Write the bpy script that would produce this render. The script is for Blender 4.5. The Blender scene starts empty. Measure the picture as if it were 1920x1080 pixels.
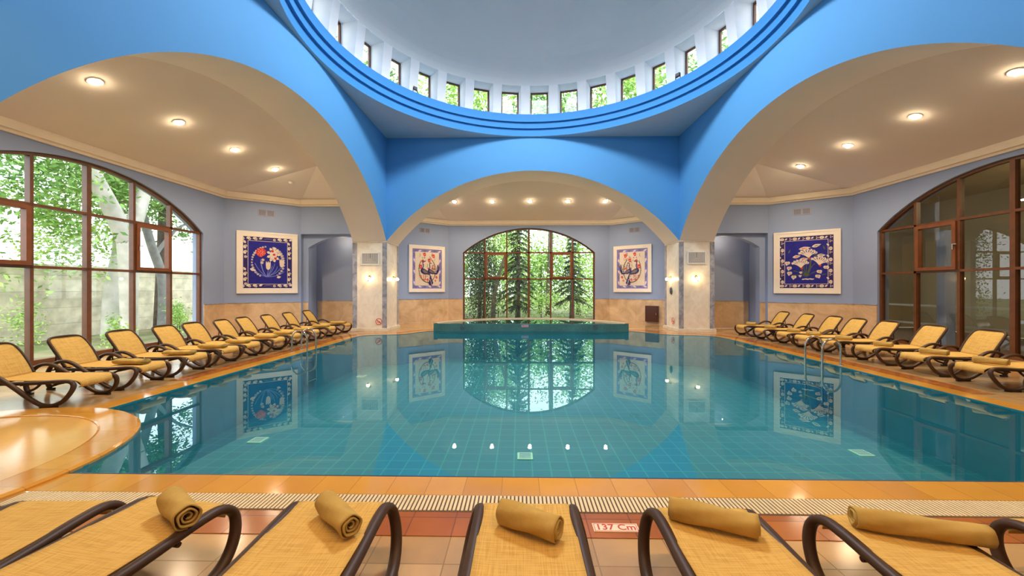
import bpy, bmesh, math, random
from mathutils import Vector, Matrix, geometry
random.seed(7)
C = bpy.context.scene.collection
PI = math.pi
sc = bpy.context.scene
W = 5.37; Y0 = 8.93; YB = Y0 + W          # half side and centre of the square hall
ZC = 7.14                                  # height of the flat ring under the dome

# ------------------------------------------------------------------ materials
def new_mat(name):
    m = bpy.data.materials.new(name); m.use_nodes = True
    nt = m.node_tree; b = nt.nodes['Principled BSDF']
    return m, nt, b
def N(nt, t, **kw):
    n = nt.nodes.new(t)
    for k, v in kw.items():
        if k.startswith('i_'): n.inputs[k[2:].replace('_', ' ')].default_value = v
        else: setattr(n, k, v)
    return n
def c4(c): return (c[0], c[1], c[2], 1)
def pos(nt, scale=(1, 1, 1), rot=(0, 0, 0)):
    g = N(nt, 'ShaderNodeNewGeometry'); mp = N(nt, 'ShaderNodeMapping')
    mp.inputs['Scale'].default_value = scale; mp.inputs['Rotation'].default_value = rot
    nt.links.new(g.outputs['Position'], mp.inputs['Vector']); return mp.outputs[0]
def mat(name, col, rough=.6, metal=0, var=.05, scale=3, bump=0, col2=None, emis=None, spec=.5, detail=4):
    m, nt, b = new_mat(name)
    b.inputs['Roughness'].default_value = rough; b.inputs['Metallic'].default_value = metal
    b.inputs['Specular IOR Level'].default_value = spec
    nz = N(nt, 'ShaderNodeTexNoise'); nz.inputs['Scale'].default_value = scale; nz.inputs['Detail'].default_value = detail
    tc = N(nt, 'ShaderNodeTexCoord'); nt.links.new(tc.outputs['Object'], nz.inputs['Vector'])
    rp = N(nt, 'ShaderNodeValToRGB')
    c2 = col2 or [min(1, x * (1 + var)) for x in col]
    c1 = [x * (1 - var) for x in col] if not col2 else col
    rp.color_ramp.elements[0].color = c4(c1); rp.color_ramp.elements[0].position = .35
    rp.color_ramp.elements[1].color = c4(c2); rp.color_ramp.elements[1].position = .65
    nt.links.new(nz.outputs['Fac'], rp.inputs[0]); nt.links.new(rp.outputs[0], b.inputs['Base Color'])
    if bump:
        bp = N(nt, 'ShaderNodeBump'); bp.inputs['Strength'].default_value = bump; bp.inputs['Distance'].default_value = .02
        nt.links.new(nz.outputs['Fac'], bp.inputs['Height']); nt.links.new(bp.outputs[0], b.inputs['Normal'])
    if emis:
        b.inputs['Emission Color'].default_value = c4(emis[0]); b.inputs['Emission Strength'].default_value = emis[1]
    return m
def tiles(name, col, col2, grout, size, rough=.3, gsize=.01, rot=(0, 0, 0), spec=.5, offset=0, aspect=1, noise=.12, nscale=1.5, sm=.1):
    m, nt, b = new_mat(name)
    b.inputs['Roughness'].default_value = rough; b.inputs['Specular IOR Level'].default_value = spec
    v = pos(nt, rot=rot)
    br = N(nt, 'ShaderNodeTexBrick'); br.offset = offset
    br.inputs['Color1'].default_value = c4(col); br.inputs['Color2'].default_value = c4(col2); br.inputs['Mortar'].default_value = c4(grout)
    br.inputs['Scale'].default_value = 1; br.inputs['Mortar Size'].default_value = gsize; br.inputs['Mortar Smooth'].default_value = sm
    br.inputs['Brick Width'].default_value = size * aspect; br.inputs['Row Height'].default_value = size
    nt.links.new(v, br.inputs['Vector'])
    nz = N(nt, 'ShaderNodeTexNoise'); nz.inputs['Scale'].default_value = nscale; nz.inputs['Detail'].default_value = 5
    nt.links.new(v, nz.inputs['Vector'])
    hv = N(nt, 'ShaderNodeHueSaturation'); mr = N(nt, 'ShaderNodeMapRange')
    mr.inputs['From Min'].default_value = .3; mr.inputs['From Max'].default_value = .7
    mr.inputs['To Min'].default_value = 1 - noise; mr.inputs['To Max'].default_value = 1 + noise
    nt.links.new(nz.outputs['Fac'], mr.inputs[0]); nt.links.new(mr.outputs[0], hv.inputs['Value'])
    nt.links.new(br.outputs['Color'], hv.inputs['Color']); nt.links.new(hv.outputs[0], b.inputs['Base Color'])
    return m
def marble(name, base, vein, scale=2.2, rough=.25, lo=.42, hi=.62):
    m, nt, b = new_mat(name); b.inputs['Roughness'].default_value = rough
    v = pos(nt)
    nz = N(nt, 'ShaderNodeTexNoise'); nz.inputs['Scale'].default_value = scale; nz.inputs['Detail'].default_value = 9
    nz.inputs['Roughness'].default_value = .65; nz.inputs['Distortion'].default_value = .8
    nt.links.new(v, nz.inputs['Vector'])
    rp = N(nt, 'ShaderNodeValToRGB'); e = rp.color_ramp.elements
    e[0].position = lo; e[0].color = c4(vein); e[1].position = hi; e[1].color = c4(base)
    nt.links.new(nz.outputs['Fac'], rp.inputs[0]); nt.links.new(rp.outputs[0], b.inputs['Base Color'])
    return m
def glassy(name, ior=1.45, tint=(.95, .98, 1), gl=(1, 1, 1), rough=0, haze=None):
    m = bpy.data.materials.new(name); m.use_nodes = True; nt = m.node_tree
    for n in list(nt.nodes): nt.nodes.remove(n)
    out = N(nt, 'ShaderNodeOutputMaterial'); mx = N(nt, 'ShaderNodeMixShader')
    fr = N(nt, 'ShaderNodeFresnel'); fr.inputs['IOR'].default_value = ior
    ge = N(nt, 'ShaderNodeNewGeometry'); su = N(nt, 'ShaderNodeMath', operation='SUBTRACT'); su.inputs[0].default_value = 1
    mu = N(nt, 'ShaderNodeMath', operation='MULTIPLY')
    tr = N(nt, 'ShaderNodeBsdfTransparent'); tr.inputs[0].default_value = c4(tint)
    g = N(nt, 'ShaderNodeBsdfGlossy'); g.inputs['Color'].default_value = c4(gl); g.inputs['Roughness'].default_value = rough
    nt.links.new(ge.outputs['Backfacing'], su.inputs[1]); nt.links.new(fr.outputs[0], mu.inputs[0]); nt.links.new(su.outputs[0], mu.inputs[1])
    nt.links.new(mu.outputs[0], mx.inputs[0]); nt.links.new(tr.outputs[0], mx.inputs[1]); nt.links.new(g.outputs[0], mx.inputs[2])
    if haze:
        df = N(nt, 'ShaderNodeBsdfDiffuse'); df.inputs[0].default_value = c4(haze[0]); m2 = N(nt, 'ShaderNodeMixShader')
        m2.inputs[0].default_value = haze[1]
        nt.links.new(mx.outputs[0], m2.inputs[1]); nt.links.new(df.outputs[0], m2.inputs[2]); nt.links.new(m2.outputs[0], out.inputs[0])
    else: nt.links.new(mx.outputs[0], out.inputs[0])
    return m

M = dict(
    blue=mat('blue_paint', (.095, .335, .66), .75, var=.02, scale=.6),
    blue_ring=mat('blue_ring_paint', (.035, .25, .62), .7, var=.02, scale=.6),
    bluegrey=mat('blue_grey_paint', (.29, .37, .56), .8, var=.03, scale=.6),
    cream=mat('cream_plaster', (.88, .80, .73), .85, var=.02, scale=.7),
    cream2=mat('cream_moulding', (.92, .80, .62), .7, var=.02),
    white=mat('white_plaster', (.80, .83, .84), .85, var=.02, scale=.5),
    wall_white=mat('white_reveal', (.86, .88, .92), .8, var=.02),
    wains=marble('beige_marble', (.74, .53, .32), (.50, .33, .17), 1.6, .3, .35, .65),
    pier=marble('pale_marble', (.86, .77, .63), (.68, .59, .47), 2.5, .35, .3, .62),
    grey=marble('grey_marble', (.17, .18, .22), (.42, .42, .46), 4, .3, .38, .66),
    plinth=marble('plinth_marble', (.80, .70, .56), (.68, .58, .44), 3, .35),
    deck=tiles('deck_tiles', (.58, .35, .14), (.46, .26, .10), (.32, .18, .07), .45, .16, .004, noise=.22, nscale=1.2),
    coping=tiles('coping_tiles', (.70, .33, .05), (.60, .26, .035), (.42, .19, .03), .30, .10, .003, aspect=1, noise=.1),
    red=tiles('terracotta_tiles', (.46, .15, .03), (.36, .10, .022), (.22, .07, .025), .30, .16, .004, noise=.2),
    spa=tiles('tan_tiles', (.78, .45, .13), (.77, .44, .125), (.72, .41, .12), .25, .12, .004, noise=.05),
    pool=tiles('turquoise_tiles', (.004, .165, .205), (.004, .152, .19), (.035, .27, .25), .27, .5, .009, noise=.05, nscale=.5),
    poolwall=tiles('turquoise_wall_tiles', (.005, .21, .27), (.005, .20, .26), (.005, .20, .26), .15, .4, .004, rot=(PI / 2, 0, 0)),  # lighter than the floor tiles, the colour offsets the shade on upright walls
    mosaic=tiles('green_mosaic', (.05, .15, .14), (.07, .19, .175), (.08, .17, .155), .035, .2, .003, rot=(PI / 2, 0, 0), noise=.2),
    teal_edge=mat('navy_edge', (.01, .05, .12), .3),
    brown=mat('brown_wood_frame', (.125, .042, .013), .4, var=.15, scale=6),
    brown2=mat('sash_wood', (.19, .058, .016), .4, var=.1, scale=6),
    dark_brown=mat('dark_brown_plastic', (.060, .027, .011), .45, var=.1, scale=5, spec=.3),
    black=mat('black_rubber', (.015, .015, .015), .6),
    steel=mat('polished_steel', (.62, .60, .56), .15, metal=1, var=.02),
    brass=mat('brass', (.55, .38, .12), .25, metal=1, var=.05),
    bulb=mat('lit_opal_glass', (1, .9, .7), .3, emis=((1, .70, .36), 50)),
    lamp=mat('lit_lamp', (1, .9, .7), .3, emis=((1, .78, .50), 130)),
    whitep=mat('white_painted_frame', (.90, .82, .72), .5, var=.02),
    vent=mat('vent_white', (.80, .77, .72), .5, var=.02),
    ventd=mat('vent_shadow', (.30, .25, .20), .8),
    ventg=mat('vent_grey', (.32, .33, .42), .6, var=.03),
    cobalt=mat('cobalt_glaze', (.018, .016, .26), .3, var=.15, scale=8),
    navy=mat('navy_glaze', (.03, .015, .14), .3, var=.1, scale=8),
    tcream=mat('cream_glaze', (.82, .70, .58), .3, var=.04),
    tred=mat('red_glaze', (.72, .045, .02), .3, var=.1, scale=10),
    tgreen=mat('olive_glaze', (.10, .13, .03), .3, var=.2, scale=10),
    tblue=mat('pale_blue_glaze', (.20, .26, .70), .3, var=.1, scale=10),
    tlav=mat('lavender_glaze', (.22, .20, .62), .3, var=.2, scale=10),
    tgrey=mat('grey_glaze', (.20, .17, .16), .4, var=.2, scale=20),
    sign=mat('cream_sign_plate', (.88, .70, .48), .4, var=.02),
    signred=mat('red_lettering', (.60, .03, .02), .4, var=.02),
    pink=mat('pink_sign_plate', (.62, .42, .50), .4, var=.02),
    box=mat('brown_lacquer', (.065, .014, .005), .25, var=.08),
    dgrey=mat('dark_grey_plastic', (.12, .12, .12), .5),
    bark=mat('pale_bark', (.62, .60, .55), .9, col2=(.40, .40, .34), scale=2.2, bump=.4),
    darkbark=mat('dark_bark', (.07, .055, .04), .95, col2=(.14, .11, .09), scale=5, bump=.5),
    grass=mat('ground_cover', (.10, .14, .04), .95, col2=(.22, .20, .11), scale=1.5),
    needle=mat('dark_needles', (.025, .055, .025), .9, col2=(.09, .13, .06), scale=3),
    leafm=mat('fresh_green_leaves', (.22, .44, .07), .7, col2=(.50, .70, .20), scale=1.3),
    leafd=mat('mid_green_leaves', (.09, .24, .04), .7, col2=(.24, .44, .10), scale=1.3),
    hazy=mat('room_beyond_wall', (.40, .33, .18), .8, var=.1, scale=.6),
    hazyd=mat('room_beyond_floor', (.12, .08, .05), .5, var=.1),
    fluor=mat('pale_strip', (.4, .38, .33), .5),
    glass=glassy('window_glass', 1.40, (.94, .97, .96), (.9, .95, 1), haze=((.8, .85, .88), .012)),
    rglass=glassy('dark_window_glass', 1.55, (.62, .62, .58)),
    water=glassy('pool_water', 1.52, (.78, .98, 1.0), (.70, .92, 1)),
    film=glassy('shallow_water', 1.40, (.97, .98, .96)),
)
# sun-lounger cloth and towel: woven and fleecy
def woven(name, c1, c2):
    m, nt, b = new_mat(name); b.inputs['Roughness'].default_value = .8; b.inputs['Specular IOR Level'].default_value = .2
    tc = N(nt, 'ShaderNodeTexCoord'); outs = []
    for s in ((6, 160, 6), (160, 6, 6)):
        mp = N(nt, 'ShaderNodeMapping'); mp.inputs['Scale'].default_value = s
        nt.links.new(tc.outputs['Object'], mp.inputs[0])
        nz = N(nt, 'ShaderNodeTexNoise'); nz.inputs['Scale'].default_value = 1; nz.inputs['Detail'].default_value = 2
        nt.links.new(mp.outputs[0], nz.inputs['Vector']); outs.append(nz.outputs['Fac'])
    ad = N(nt, 'ShaderNodeMath', operation='ADD'); nt.links.new(outs[0], ad.inputs[0]); nt.links.new(outs[1], ad.inputs[1])
    rp = N(nt, 'ShaderNodeValToRGB'); e = rp.color_ramp.elements
    mr = N(nt, 'ShaderNodeMapRange'); mr.inputs['From Max'].default_value = 2; nt.links.new(ad.outputs[0], mr.inputs[0])
    e[0].position = .4; e[0].color = c4(c2); e[1].position = .56; e[1].color = c4(c1)
    nt.links.new(mr.outputs[0], rp.inputs[0]); nt.links.new(rp.outputs[0], b.inputs['Base Color']); return m
M['sling'] = woven('woven_sling', (.72, .44, .115), (.58, .33, .075))
M['towel'] = mat('tan_terry_towel', (.50, .315, .085), .95, col2=(.58, .38, .11), scale=9, bump=.35, spec=.1)
M['stone'] = tiles('stone_blocks', (.80, .72, .58), (.68, .60, .48), (.50, .45, .36), .28, .9, .012, rot=(PI / 2, 0, PI / 2), offset=.5, aspect=2.1, noise=.25, nscale=3)

# ------------------------------------------------------------------ helpers
def link(o, parent=None):
    C.objects.link(o)
    if parent is not None: o.parent = parent
    return o
def mesh(name, verts, faces, ms, parent=None, fm=None, smooth=False):
    me = bpy.data.meshes.new(name); me.from_pydata([tuple(v) for v in verts], [], faces)
    for m in (ms if isinstance(ms, (list, tuple)) else [ms]): me.materials.append(m)
    if fm: me.polygons.foreach_set('material_index', fm)
    if smooth: me.polygons.foreach_set('use_smooth', [True] * len(me.polygons))
    me.update(); return link(bpy.data.objects.new(name, me), parent)
def tag(o, label=None, cat=None, group=None, kind=None):
    if label: o['label'] = label
    if cat: o['category'] = cat
    if group: o['group'] = group
    if kind: o['kind'] = kind
    return o
def S(o, label=None, cat=None):
    o['kind'] = 'structure'
    if label: o['label'] = label
    if cat: o['category'] = cat
    return o
def empty(name, loc=(0, 0, 0), rz=0, **kw):
    o = bpy.data.objects.new(name, None); C.objects.link(o); o.location = loc; o.rotation_euler = (0, 0, rz); o.empty_display_size = .1
    tag(o, **kw); return o
def copy_tree(o, parent=None):
    c = o.copy(); C.objects.link(c)
    if parent is not None: c.parent = parent
    for ch in list(o.children): copy_tree(ch, c)
    return c
class MB:
    def __init__(s): s.v = []; s.f = []; s.m = []
    def add(s, vs, fs, mi=0):
        k = len(s.v); s.v += [tuple(v) for v in vs]; s.f += [tuple(i + k for i in f) for f in fs]; s.m += [mi] * len(fs); return s
    def box(s, x0, x1, y0, y1, z0, z1, mi=0, T=None):
        vs = [Vector((x, y, z)) for x in (x0, x1) for y in (y0, y1) for z in (z0, z1)]
        if T: vs = [T(v) for v in vs]
        return s.add(vs, [(0, 1, 3, 2), (4, 6, 7, 5), (0, 4, 5, 1), (2, 3, 7, 6), (0, 2, 6, 4), (1, 5, 7, 3)], mi)
    def tube(s, pts, r, seg=10, r2=None, closed=False, mi=0, up=None, caps=True):
        pts = [Vector(p) for p in pts]; n = len(pts); base = len(s.v)
        U = Vector(up) if up else None; prev = None
        for i, p in enumerate(pts):
            if closed: t = pts[(i + 1) % n] - pts[i - 1]
            else: t = pts[min(i + 1, n - 1)] - pts[max(i - 1, 0)]
            t.normalize()
            if U is not None: a = U - t * U.dot(t)
            elif prev is None: a = Vector((0, 0, 1)).cross(t) if abs(t.z) < .95 else Vector((1, 0, 0)).cross(t)
            else: a = prev - t * prev.dot(t)
            a.normalize(); prev = a; b = t.cross(a)
            ri = r[i] if isinstance(r, (list, tuple)) else r
            rb = (r2 if r2 else ri)
            for k in range(seg):
                an = 2 * PI * k / seg; s.v.append(tuple(p + a * ri * math.cos(an) + b * rb * math.sin(an)))
        m = n if closed else n - 1
        for i in range(m):
            for k in range(seg):
                a0 = base + i * seg + k; a1 = base + i * seg + (k + 1) % seg
                b0 = base + ((i + 1) % n) * seg + k; b1 = base + ((i + 1) % n) * seg + (k + 1) % seg
                s.f.append((a0, a1, b1, b0)); s.m.append(mi)
        if not closed and caps:
            s.f.append(tuple(base + k for k in reversed(range(seg)))); s.m.append(mi)
            s.f.append(tuple(base + (n - 1) * seg + k for k in range(seg))); s.m.append(mi)
        return s
    def lathe(s, prof, seg=24, c=(0, 0, 0), mi=0, axis='z'):
        base = len(s.v); n = len(prof)
        for r, z in prof:
            for k in range(seg):
                a = 2 * PI * k / seg; x, y = r * math.cos(a), r * math.sin(a)
                p = (x, y, z) if axis == 'z' else (x, z, y)
                s.v.append((c[0] + p[0], c[1] + p[1], c[2] + p[2]))
        for i in range(n - 1):
            for k in range(seg):
                s.f.append((base + i * seg + k, base + i * seg + (k + 1) % seg, base + (i + 1) * seg + (k + 1) % seg, base + (i + 1) * seg + k)); s.m.append(mi)
        return s
    def build(s, name, ms, parent=None, smooth=False, fix=True):
        o = mesh(name, s.v, s.f, ms, parent, s.m, smooth)
        if fix:
            bm = bmesh.new(); bm.from_mesh(o.data); bmesh.ops.recalc_face_normals(bm, faces=bm.faces); bm.to_mesh(o.data); bm.free()
        return o
def smooth_path(pts, n=6, closed=False):
    pts = [Vector(p) for p in pts]; out = []; m = len(pts)
    rng = range(m) if closed else range(m - 1)
    for i in rng:
        if closed: p0, p1, p2, p3 = pts[i - 1], pts[i], pts[(i + 1) % m], pts[(i + 2) % m]
        else: p0, p1, p2, p3 = pts[max(i - 1, 0)], pts[i], pts[i + 1], pts[min(i + 2, m - 1)]
        for k in range(n):
            t = k / n; out.append(.5 * ((2 * p1) + (p2 - p0) * t + (2 * p0 - 5 * p1 + 4 * p2 - p3) * t * t + (3 * p1 - p0 - 3 * p2 + p3) * t ** 3))
    if not closed: out.append(pts[-1])
    return out
def poly_fill(loops):           # loops of 2D points; returns flat list and triangles
    tris = geometry.tessellate_polygon([[Vector((p[0], p[1], 0)) for p in l] for l in loops])
    return [p for l in loops for p in l], [tuple(t) for t in tris]

# ------------------------------------------------------------------ arch curves
ZS, ZA = 3.32, 5.91
RA = (W * W + (ZA - ZS) ** 2) / (2 * (ZA - ZS))
def arch_z(u, half=W, zs=ZS, za=ZA):
    R = (half * half + (za - zs) ** 2) / (2 * (za - zs)); return math.sqrt(max(0, R * R - u * u)) - (R - (za - zs)) + zs
def arch_pts(half, zs, za, n):
    R = (half * half + (za - zs) ** 2) / (2 * (za - zs)); a = math.asin(half / R)
    return [(R * math.sin(-a + 2 * a * i / n), R * math.cos(-a + 2 * a * i / n) - (R - (za - zs)) + zs) for i in range(n + 1)]

# wings: local u runs along the side of the square, v outwards
def frame_of(side):
    if side == 'back': return lambda u, v, z: Vector((u, YB + v, z))
    if side == 'front': return lambda u, v, z: Vector((-u, Y0 - W - v, z))
    if side == 'left': return lambda u, v, z: Vector((-W - v, Y0 + u, z))
    if side == 'right': return lambda u, v, z: Vector((W + v, Y0 - u, z))
ZW = 1.07; ZCOR = 4.65; ZE = 4.84; SL = .304; SLOPE = dict(left=.304, right=.304, back=.335, front=.60)
PAR = {  # thickness, depth, P0 u, P1 (u, v)
    'left': (1.25, 5.10, 4.09, 5.52, 3.28), 'right': (1.25, 5.15, 4.09, 5.52, 3.28),
    'back': (1.40, 4.70, 3.93, 6.0, 3.0), 'front': (1.40, 4.70, 3.93, 6.0, 3.0)}
WIN_H, WZS, WZA = 3.22, 3.33, 4.53
sidx = {'left': 1, 'back': 2, 'right': 3, 'front': 4}
trim_n = [0]
def trim(*a, **k):
    trim_n[0] += 1; return 'trim_%d' % trim_n[0]

def wall_strip(mb, T, a, b, z0, z1, mi=0):
    mb.add([T(a[0], a[1], z0), T(b[0], b[1], z0), T(b[0], b[1], z1), T(a[0], a[1], z1)], [(0, 1, 2, 3)], mi)

def build_wing(side):
    T = frame_of(side); th, D, u0, u1, v1 = PAR[side]
    niche = side in ('left', 'right')
    # --- arch wall of the square
    zs_, za_ = (4.3, 6.75) if side == 'front' else (ZS, ZA)
    ap = arch_pts(W, zs_, za_, 56)
    loop = [(-W, ZC)] + ap + [(W, ZC)]
    pts, tri = poly_fill([loop]); mb = MB()
    mb.add([T(u, 0, z) for u, z in pts], tri, 0)
    mb.add([T(u, th, z) for u, z in pts], tri, 1)
    k = len(ap); vs = [T(u, 0, z) for u, z in ap] + [T(u, th, z) for u, z in ap]
    mb.add(vs, [(i, i + 1, k + i + 1, k + i) for i in range(k - 1)], 1)
    S(mb.build('wall_arch_' + side, [M['blue'], M['cream']], fix=False), 'blue arched wall of the square hall, %s side' % side, 'wall')
    # --- outer walls: painted
    mb = MB()
    hw = WIN_H; n = 40
    wp = arch_pts(hw, WZS, WZA, n)
    hole_b = .06
    open_win = side != 'front'
    if open_win:
        outer = [(-u0, 0), (-hw, 0), (-hw, hole_b)]
        # contour: wall minus window (window reaches the floor kerb)
        lp = [(-u0, 0), (-hw, 0)] + wp + [(hw, 0), (u0, 0), (u0, ZE), (-u0, ZE)]
        pts, tri = poly_fill([lp])
        mb.add([T(u, D, z) for u, z in pts], tri, 0)
        rv = [(-hw, 0)] + wp + [(hw, 0)]
        k = len(rv); mb.add([T(u, D, z) for u, z in rv] + [T(u, D + .35, z) for u, z in rv], [(i, i + 1, k + i + 1, k + i) for i in range(k - 1)], 0)
    else:
        mb.add([T(-u0, D, 0), T(u0, D, 0), T(u0, D, ZE), T(-u0, D, ZE)], [(0, 1, 2, 3)], 0)
    for s in (-1, 1):
        wall_strip(mb, T, (s * u0, D), (s * u1, v1), 0, ZE)
        if not niche:
            wall_strip(mb, T, (s * u1, v1), (s * u1, th), 0, ZE)
        else:
            zb = 3.62; ur = u1 + .16; un_ = 6.74
            wall_strip(mb, T, (s * u1, v1), (s * u1, th), zb, ZE)
            wall_strip(mb, T, (s * u1, v1), (s * ur, v1), 0, zb)
            mb.add([T(s * u1, v1, zb), T(s * u1, th, zb), T(s * ur, th, zb), T(s * ur, v1, zb)], [(0, 1, 2, 3)], 0)
            # recessed wall with an arched opening
            va, vb = v1 - .20, th + .02 - .9; vc = (va + vb) / 2; h = (va - vb) / 2
            a2 = [(vc + p[0], p[1]) for p in arch_pts(h, 3.12, 3.55, 20)]
            a2 = [p for p in a2 if p[0] > th]
            zt = a2[0][1]
            lp = [(th, zb), (th, zt)] + a2 + [(va, 0), (v1, 0), (v1, zb)]
            pts, tri = poly_fill([lp]); mb.add([T(s * ur, v, z) for v, z in pts], tri, 0)
            rv = [(th, zt)] + a2 + [(va, 0)]; k = len(rv)
            mb.add([T(s * ur, v, z) for v, z in rv] + [T(s * (ur + .25), v, z) for v, z in rv], [(i, i + 1, k + i + 1, k + i) for i in range(k - 1)], 0)
            # niche walls and ceiling
            wall_strip(mb, T, (s * un_, va + .25), (s * un_, th - 0.02), 0, 3.75)
            wall_strip(mb, T, (s * (ur + .25), va + .25), (s * un_, va + .25), 0, 3.75)
            wall_strip(mb, T, (s * (ur + .25), va), (s * (ur + .25), va + .25), 0, 3.75)
            wall_strip(mb, T, (s * u1, th), (s * un_, th), 3.30, 3.75)
            mb.add([T(s * ur, th, 3.75), T(s * ur, va + .25, 3.75), T(s * un_, va + .25, 3.75), T(s * un_, th, 3.75)], [(0, 1, 2, 3)], 1)
    S(mb.build('wall_' + side, [M['bluegrey'], M['cream']], fix=False), 'blue-grey painted wall of the %s alcove' % side, 'wall')
    # --- marble wainscot
    mb = MB(); off = .025
    def panel(a, b, zt=ZW):
        A = T(a[0], a[1], 0); B = T(b[0], b[1], 0); d = (B - A); L = d.length; d.normalize()
        nrm = Vector((d.y, -d.x, 0)); cc = Vector((0, Y0, 0))
        if nrm.dot(cc - A) < 0: nrm = -nrm
        nseg = max(1, round(L / 1.1))
        for i in range(nseg):
            p = A + d * (L * i / nseg + .002); q = A + d * (L * (i + 1) / nseg - .002)
            vs = [p, q, q + nrm * off, p + nrm * off]; vs = vs + [v + Vector((0, 0, zt)) for v in vs]
            mb.add(vs, [(0, 1, 5, 4), (3, 2, 6, 7), (4, 5, 6, 7), (0, 3, 7, 4), (1, 2, 6, 5)], 0)
        vs = [A, B, B + nrm * (off + .012), A + nrm * (off + .012)]; vs = [v + Vector((0, 0, zt)) for v in vs] + [v + Vector((0, 0, zt + .018)) for v in vs]
        mb.add(vs, [(0, 1, 5, 4), (3, 2, 6, 7), (4, 5, 6, 7), (0, 3, 7, 4), (1, 2, 6, 5), (0, 1, 2, 3)], 1)
    for s in (-1, 1):
        if open_win: panel((s * u0, D), (s * hw, D))
        panel((s * u0, D), (s * u1, v1))
        if niche:
            panel((s * (u1 + .16), v1), (s * (u1 + .16), v1 - .2)); panel((s * 6.74, v1), (s * 6.74, th - .02))
        else: panel((s * u1, v1), (s * u1, th))
    if not open_win: panel((-u0, D), (u0, D))
    S(mb.build(trim(), [M['wains'], M['grey']]), 'beige marble wainscot round the %s alcove' % side, 'wainscot')
    # --- cornice
    mb = MB(); us = u1
    line = [(us, th), (us, v1), (u0, D), (-u0, D), (-us, v1), (-us, th)]
    prof = [(0, ZCOR), (.05, ZCOR), (.07, ZCOR + .05), (.13, ZCOR + .06), (.15, ZCOR + .17), (.15, ZE + .04), (0, ZE + .04)]
    def off_line(d):
        out = []
        P = [Vector((a[0], a[1])) for a in line]
        for i, p in enumerate(P):
            if i == 0: t = (P[1] - P[0]).normalized(); nn = Vector((-t.y, t.x)); out.append(p + nn * d); continue
            if i == len(P) - 1: t = (P[i] - P[i - 1]).normalized(); nn = Vector((-t.y, t.x)); out.append(p + nn * d); continue
            t1 = (P[i] - P[i - 1]).normalized(); t2 = (P[i + 1] - P[i]).normalized()
            n1 = Vector((-t1.y, t1.x)); n2 = Vector((-t2.y, t2.x)); b = (n1 + n2).normalized()
            out.append(p + b * (d / b.dot(n1)))
        return out
    rows = [[T(q.x, q.y, z) for q in off_line(d)] for d, z in prof]
    nL = len(line); vs = [p for r in rows for p in r]
    fs = [(j * nL + i, j * nL + i + 1, (j + 1) * nL + i + 1, (j + 1) * nL + i) for j in range(len(rows) - 1) for i in range(nL - 1)]
    mb.add(vs, fs); S(mb.build(trim(), M['cream2']), 'cream cornice round the %s alcove' % side, 'cornice')
    # --- ceiling: sloped planes
    sl = SLOPE[side]; zf = lambda v: ZE + sl * (D - v)
    ut, vt = (4.27, 2.02) if niche else (4.5, 2.0)
    ue = 3.93 if niche else 4.2
    mb = MB()
    P = {}
    mb.add([T(u0, D, ZE), T(-u0, D, ZE), T(-ut, vt, zf(vt)), T(-ue, th, zf(th)), T(ue, th, zf(th)), T(ut, vt, zf(vt))], [(0, 1, 2, 3, 4, 5)])
    for s in (-1, 1):
        mb.add([T(s * u0, D, ZE), T(s * us, v1, ZE), T(s * ut, vt, zf(vt))], [(0, 1, 2)])
        mb.add([T(s * us, v1, ZE), T(s * us, th, ZE), T(s * ue, th, zf(th)), T(s * ut, vt, zf(vt))], [(0, 1, 2, 3)])
    S(mb.build('ceiling_' + side, M['cream'], fix=False), 'sloping cream ceiling of the %s alcove' % side, 'ceiling')
    return T
TF = {s: build_wing(s) for s in PAR}

# ------------------------------------------------------------------ dome: flat ring, stepped blue rings, drum, cap
SEG = 160
def ring(mb, R0, z0, R1, z1, mi=0, seg=SEG):
    k = len(mb.v)
    vs = [(R * math.sin(2 * PI * i / seg), Y0 + R * math.cos(2 * PI * i / seg), z) for R, z in ((R0, z0), (R1, z1)) for i in range(seg)]
    mb.add(vs, [(i, (i + 1) % seg, seg + (i + 1) % seg, seg + i) for i in range(seg)], mi)
RR = 5.30
circ = [(RR * math.sin(2 * PI * i / SEG), Y0 + RR * math.cos(2 * PI * i / SEG)) for i in range(SEG)]
sq = [(-W, Y0 - W), (W, Y0 - W), (W, Y0 + W), (-W, Y0 + W)]
pts, tri = poly_fill([sq, circ])
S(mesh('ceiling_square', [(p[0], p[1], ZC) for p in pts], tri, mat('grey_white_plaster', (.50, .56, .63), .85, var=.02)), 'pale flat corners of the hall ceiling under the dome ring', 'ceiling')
mb = MB()
prof = [(RR, ZC), (RR, ZC + .26), (RR - .07, ZC + .26), (RR - .07, ZC + .47), (RR - .14, ZC + .47), (RR - .14, ZC + .74), (RR + .52, ZC + .74)]
for a, b in zip(prof, prof[1:]): ring(mb, a[0], a[1], b[0], b[1], 0)
S(mb.build(trim(), M['blue_ring'], fix=False), 'stepped bright blue ring carrying the dome', 'moulding')
NW = 32; ZD0, ZD1 = ZC + .72, ZC + 1.74; RI0, RI1, RO = 5.24, 5.10, 5.68
PH = math.radians(2.9)
mb = MB(); dstep = 2 * PI / NW
def cyl(R, a, z): return (R * math.sin(a), Y0 + R * math.cos(a), z)
for i in range(NW):
    ac = PH + dstep * (i + .5)       # pier centre
    hi_ = .158 / RI1; ho = .225 / RO
    A = [cyl(RI0, ac - hi_ * .93, ZD0), cyl(RI0, ac + hi_ * .93, ZD0), cyl(RO, ac + ho, ZD0), cyl(RO, ac - ho, ZD0)]
    B = [cyl(RI1, ac - hi_, ZD1), cyl(RI1, ac + hi_, ZD1), cyl(RO, ac + ho, ZD1), cyl(RO, ac - ho, ZD1)]
    mb.add(A + B, [(0, 1, 5, 4), (1, 2, 6, 5), (2, 3, 7, 6), (3, 0, 4, 7)], 0)
ring(mb, RI1, ZD1, RO + .05, ZD1, 0)
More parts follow.
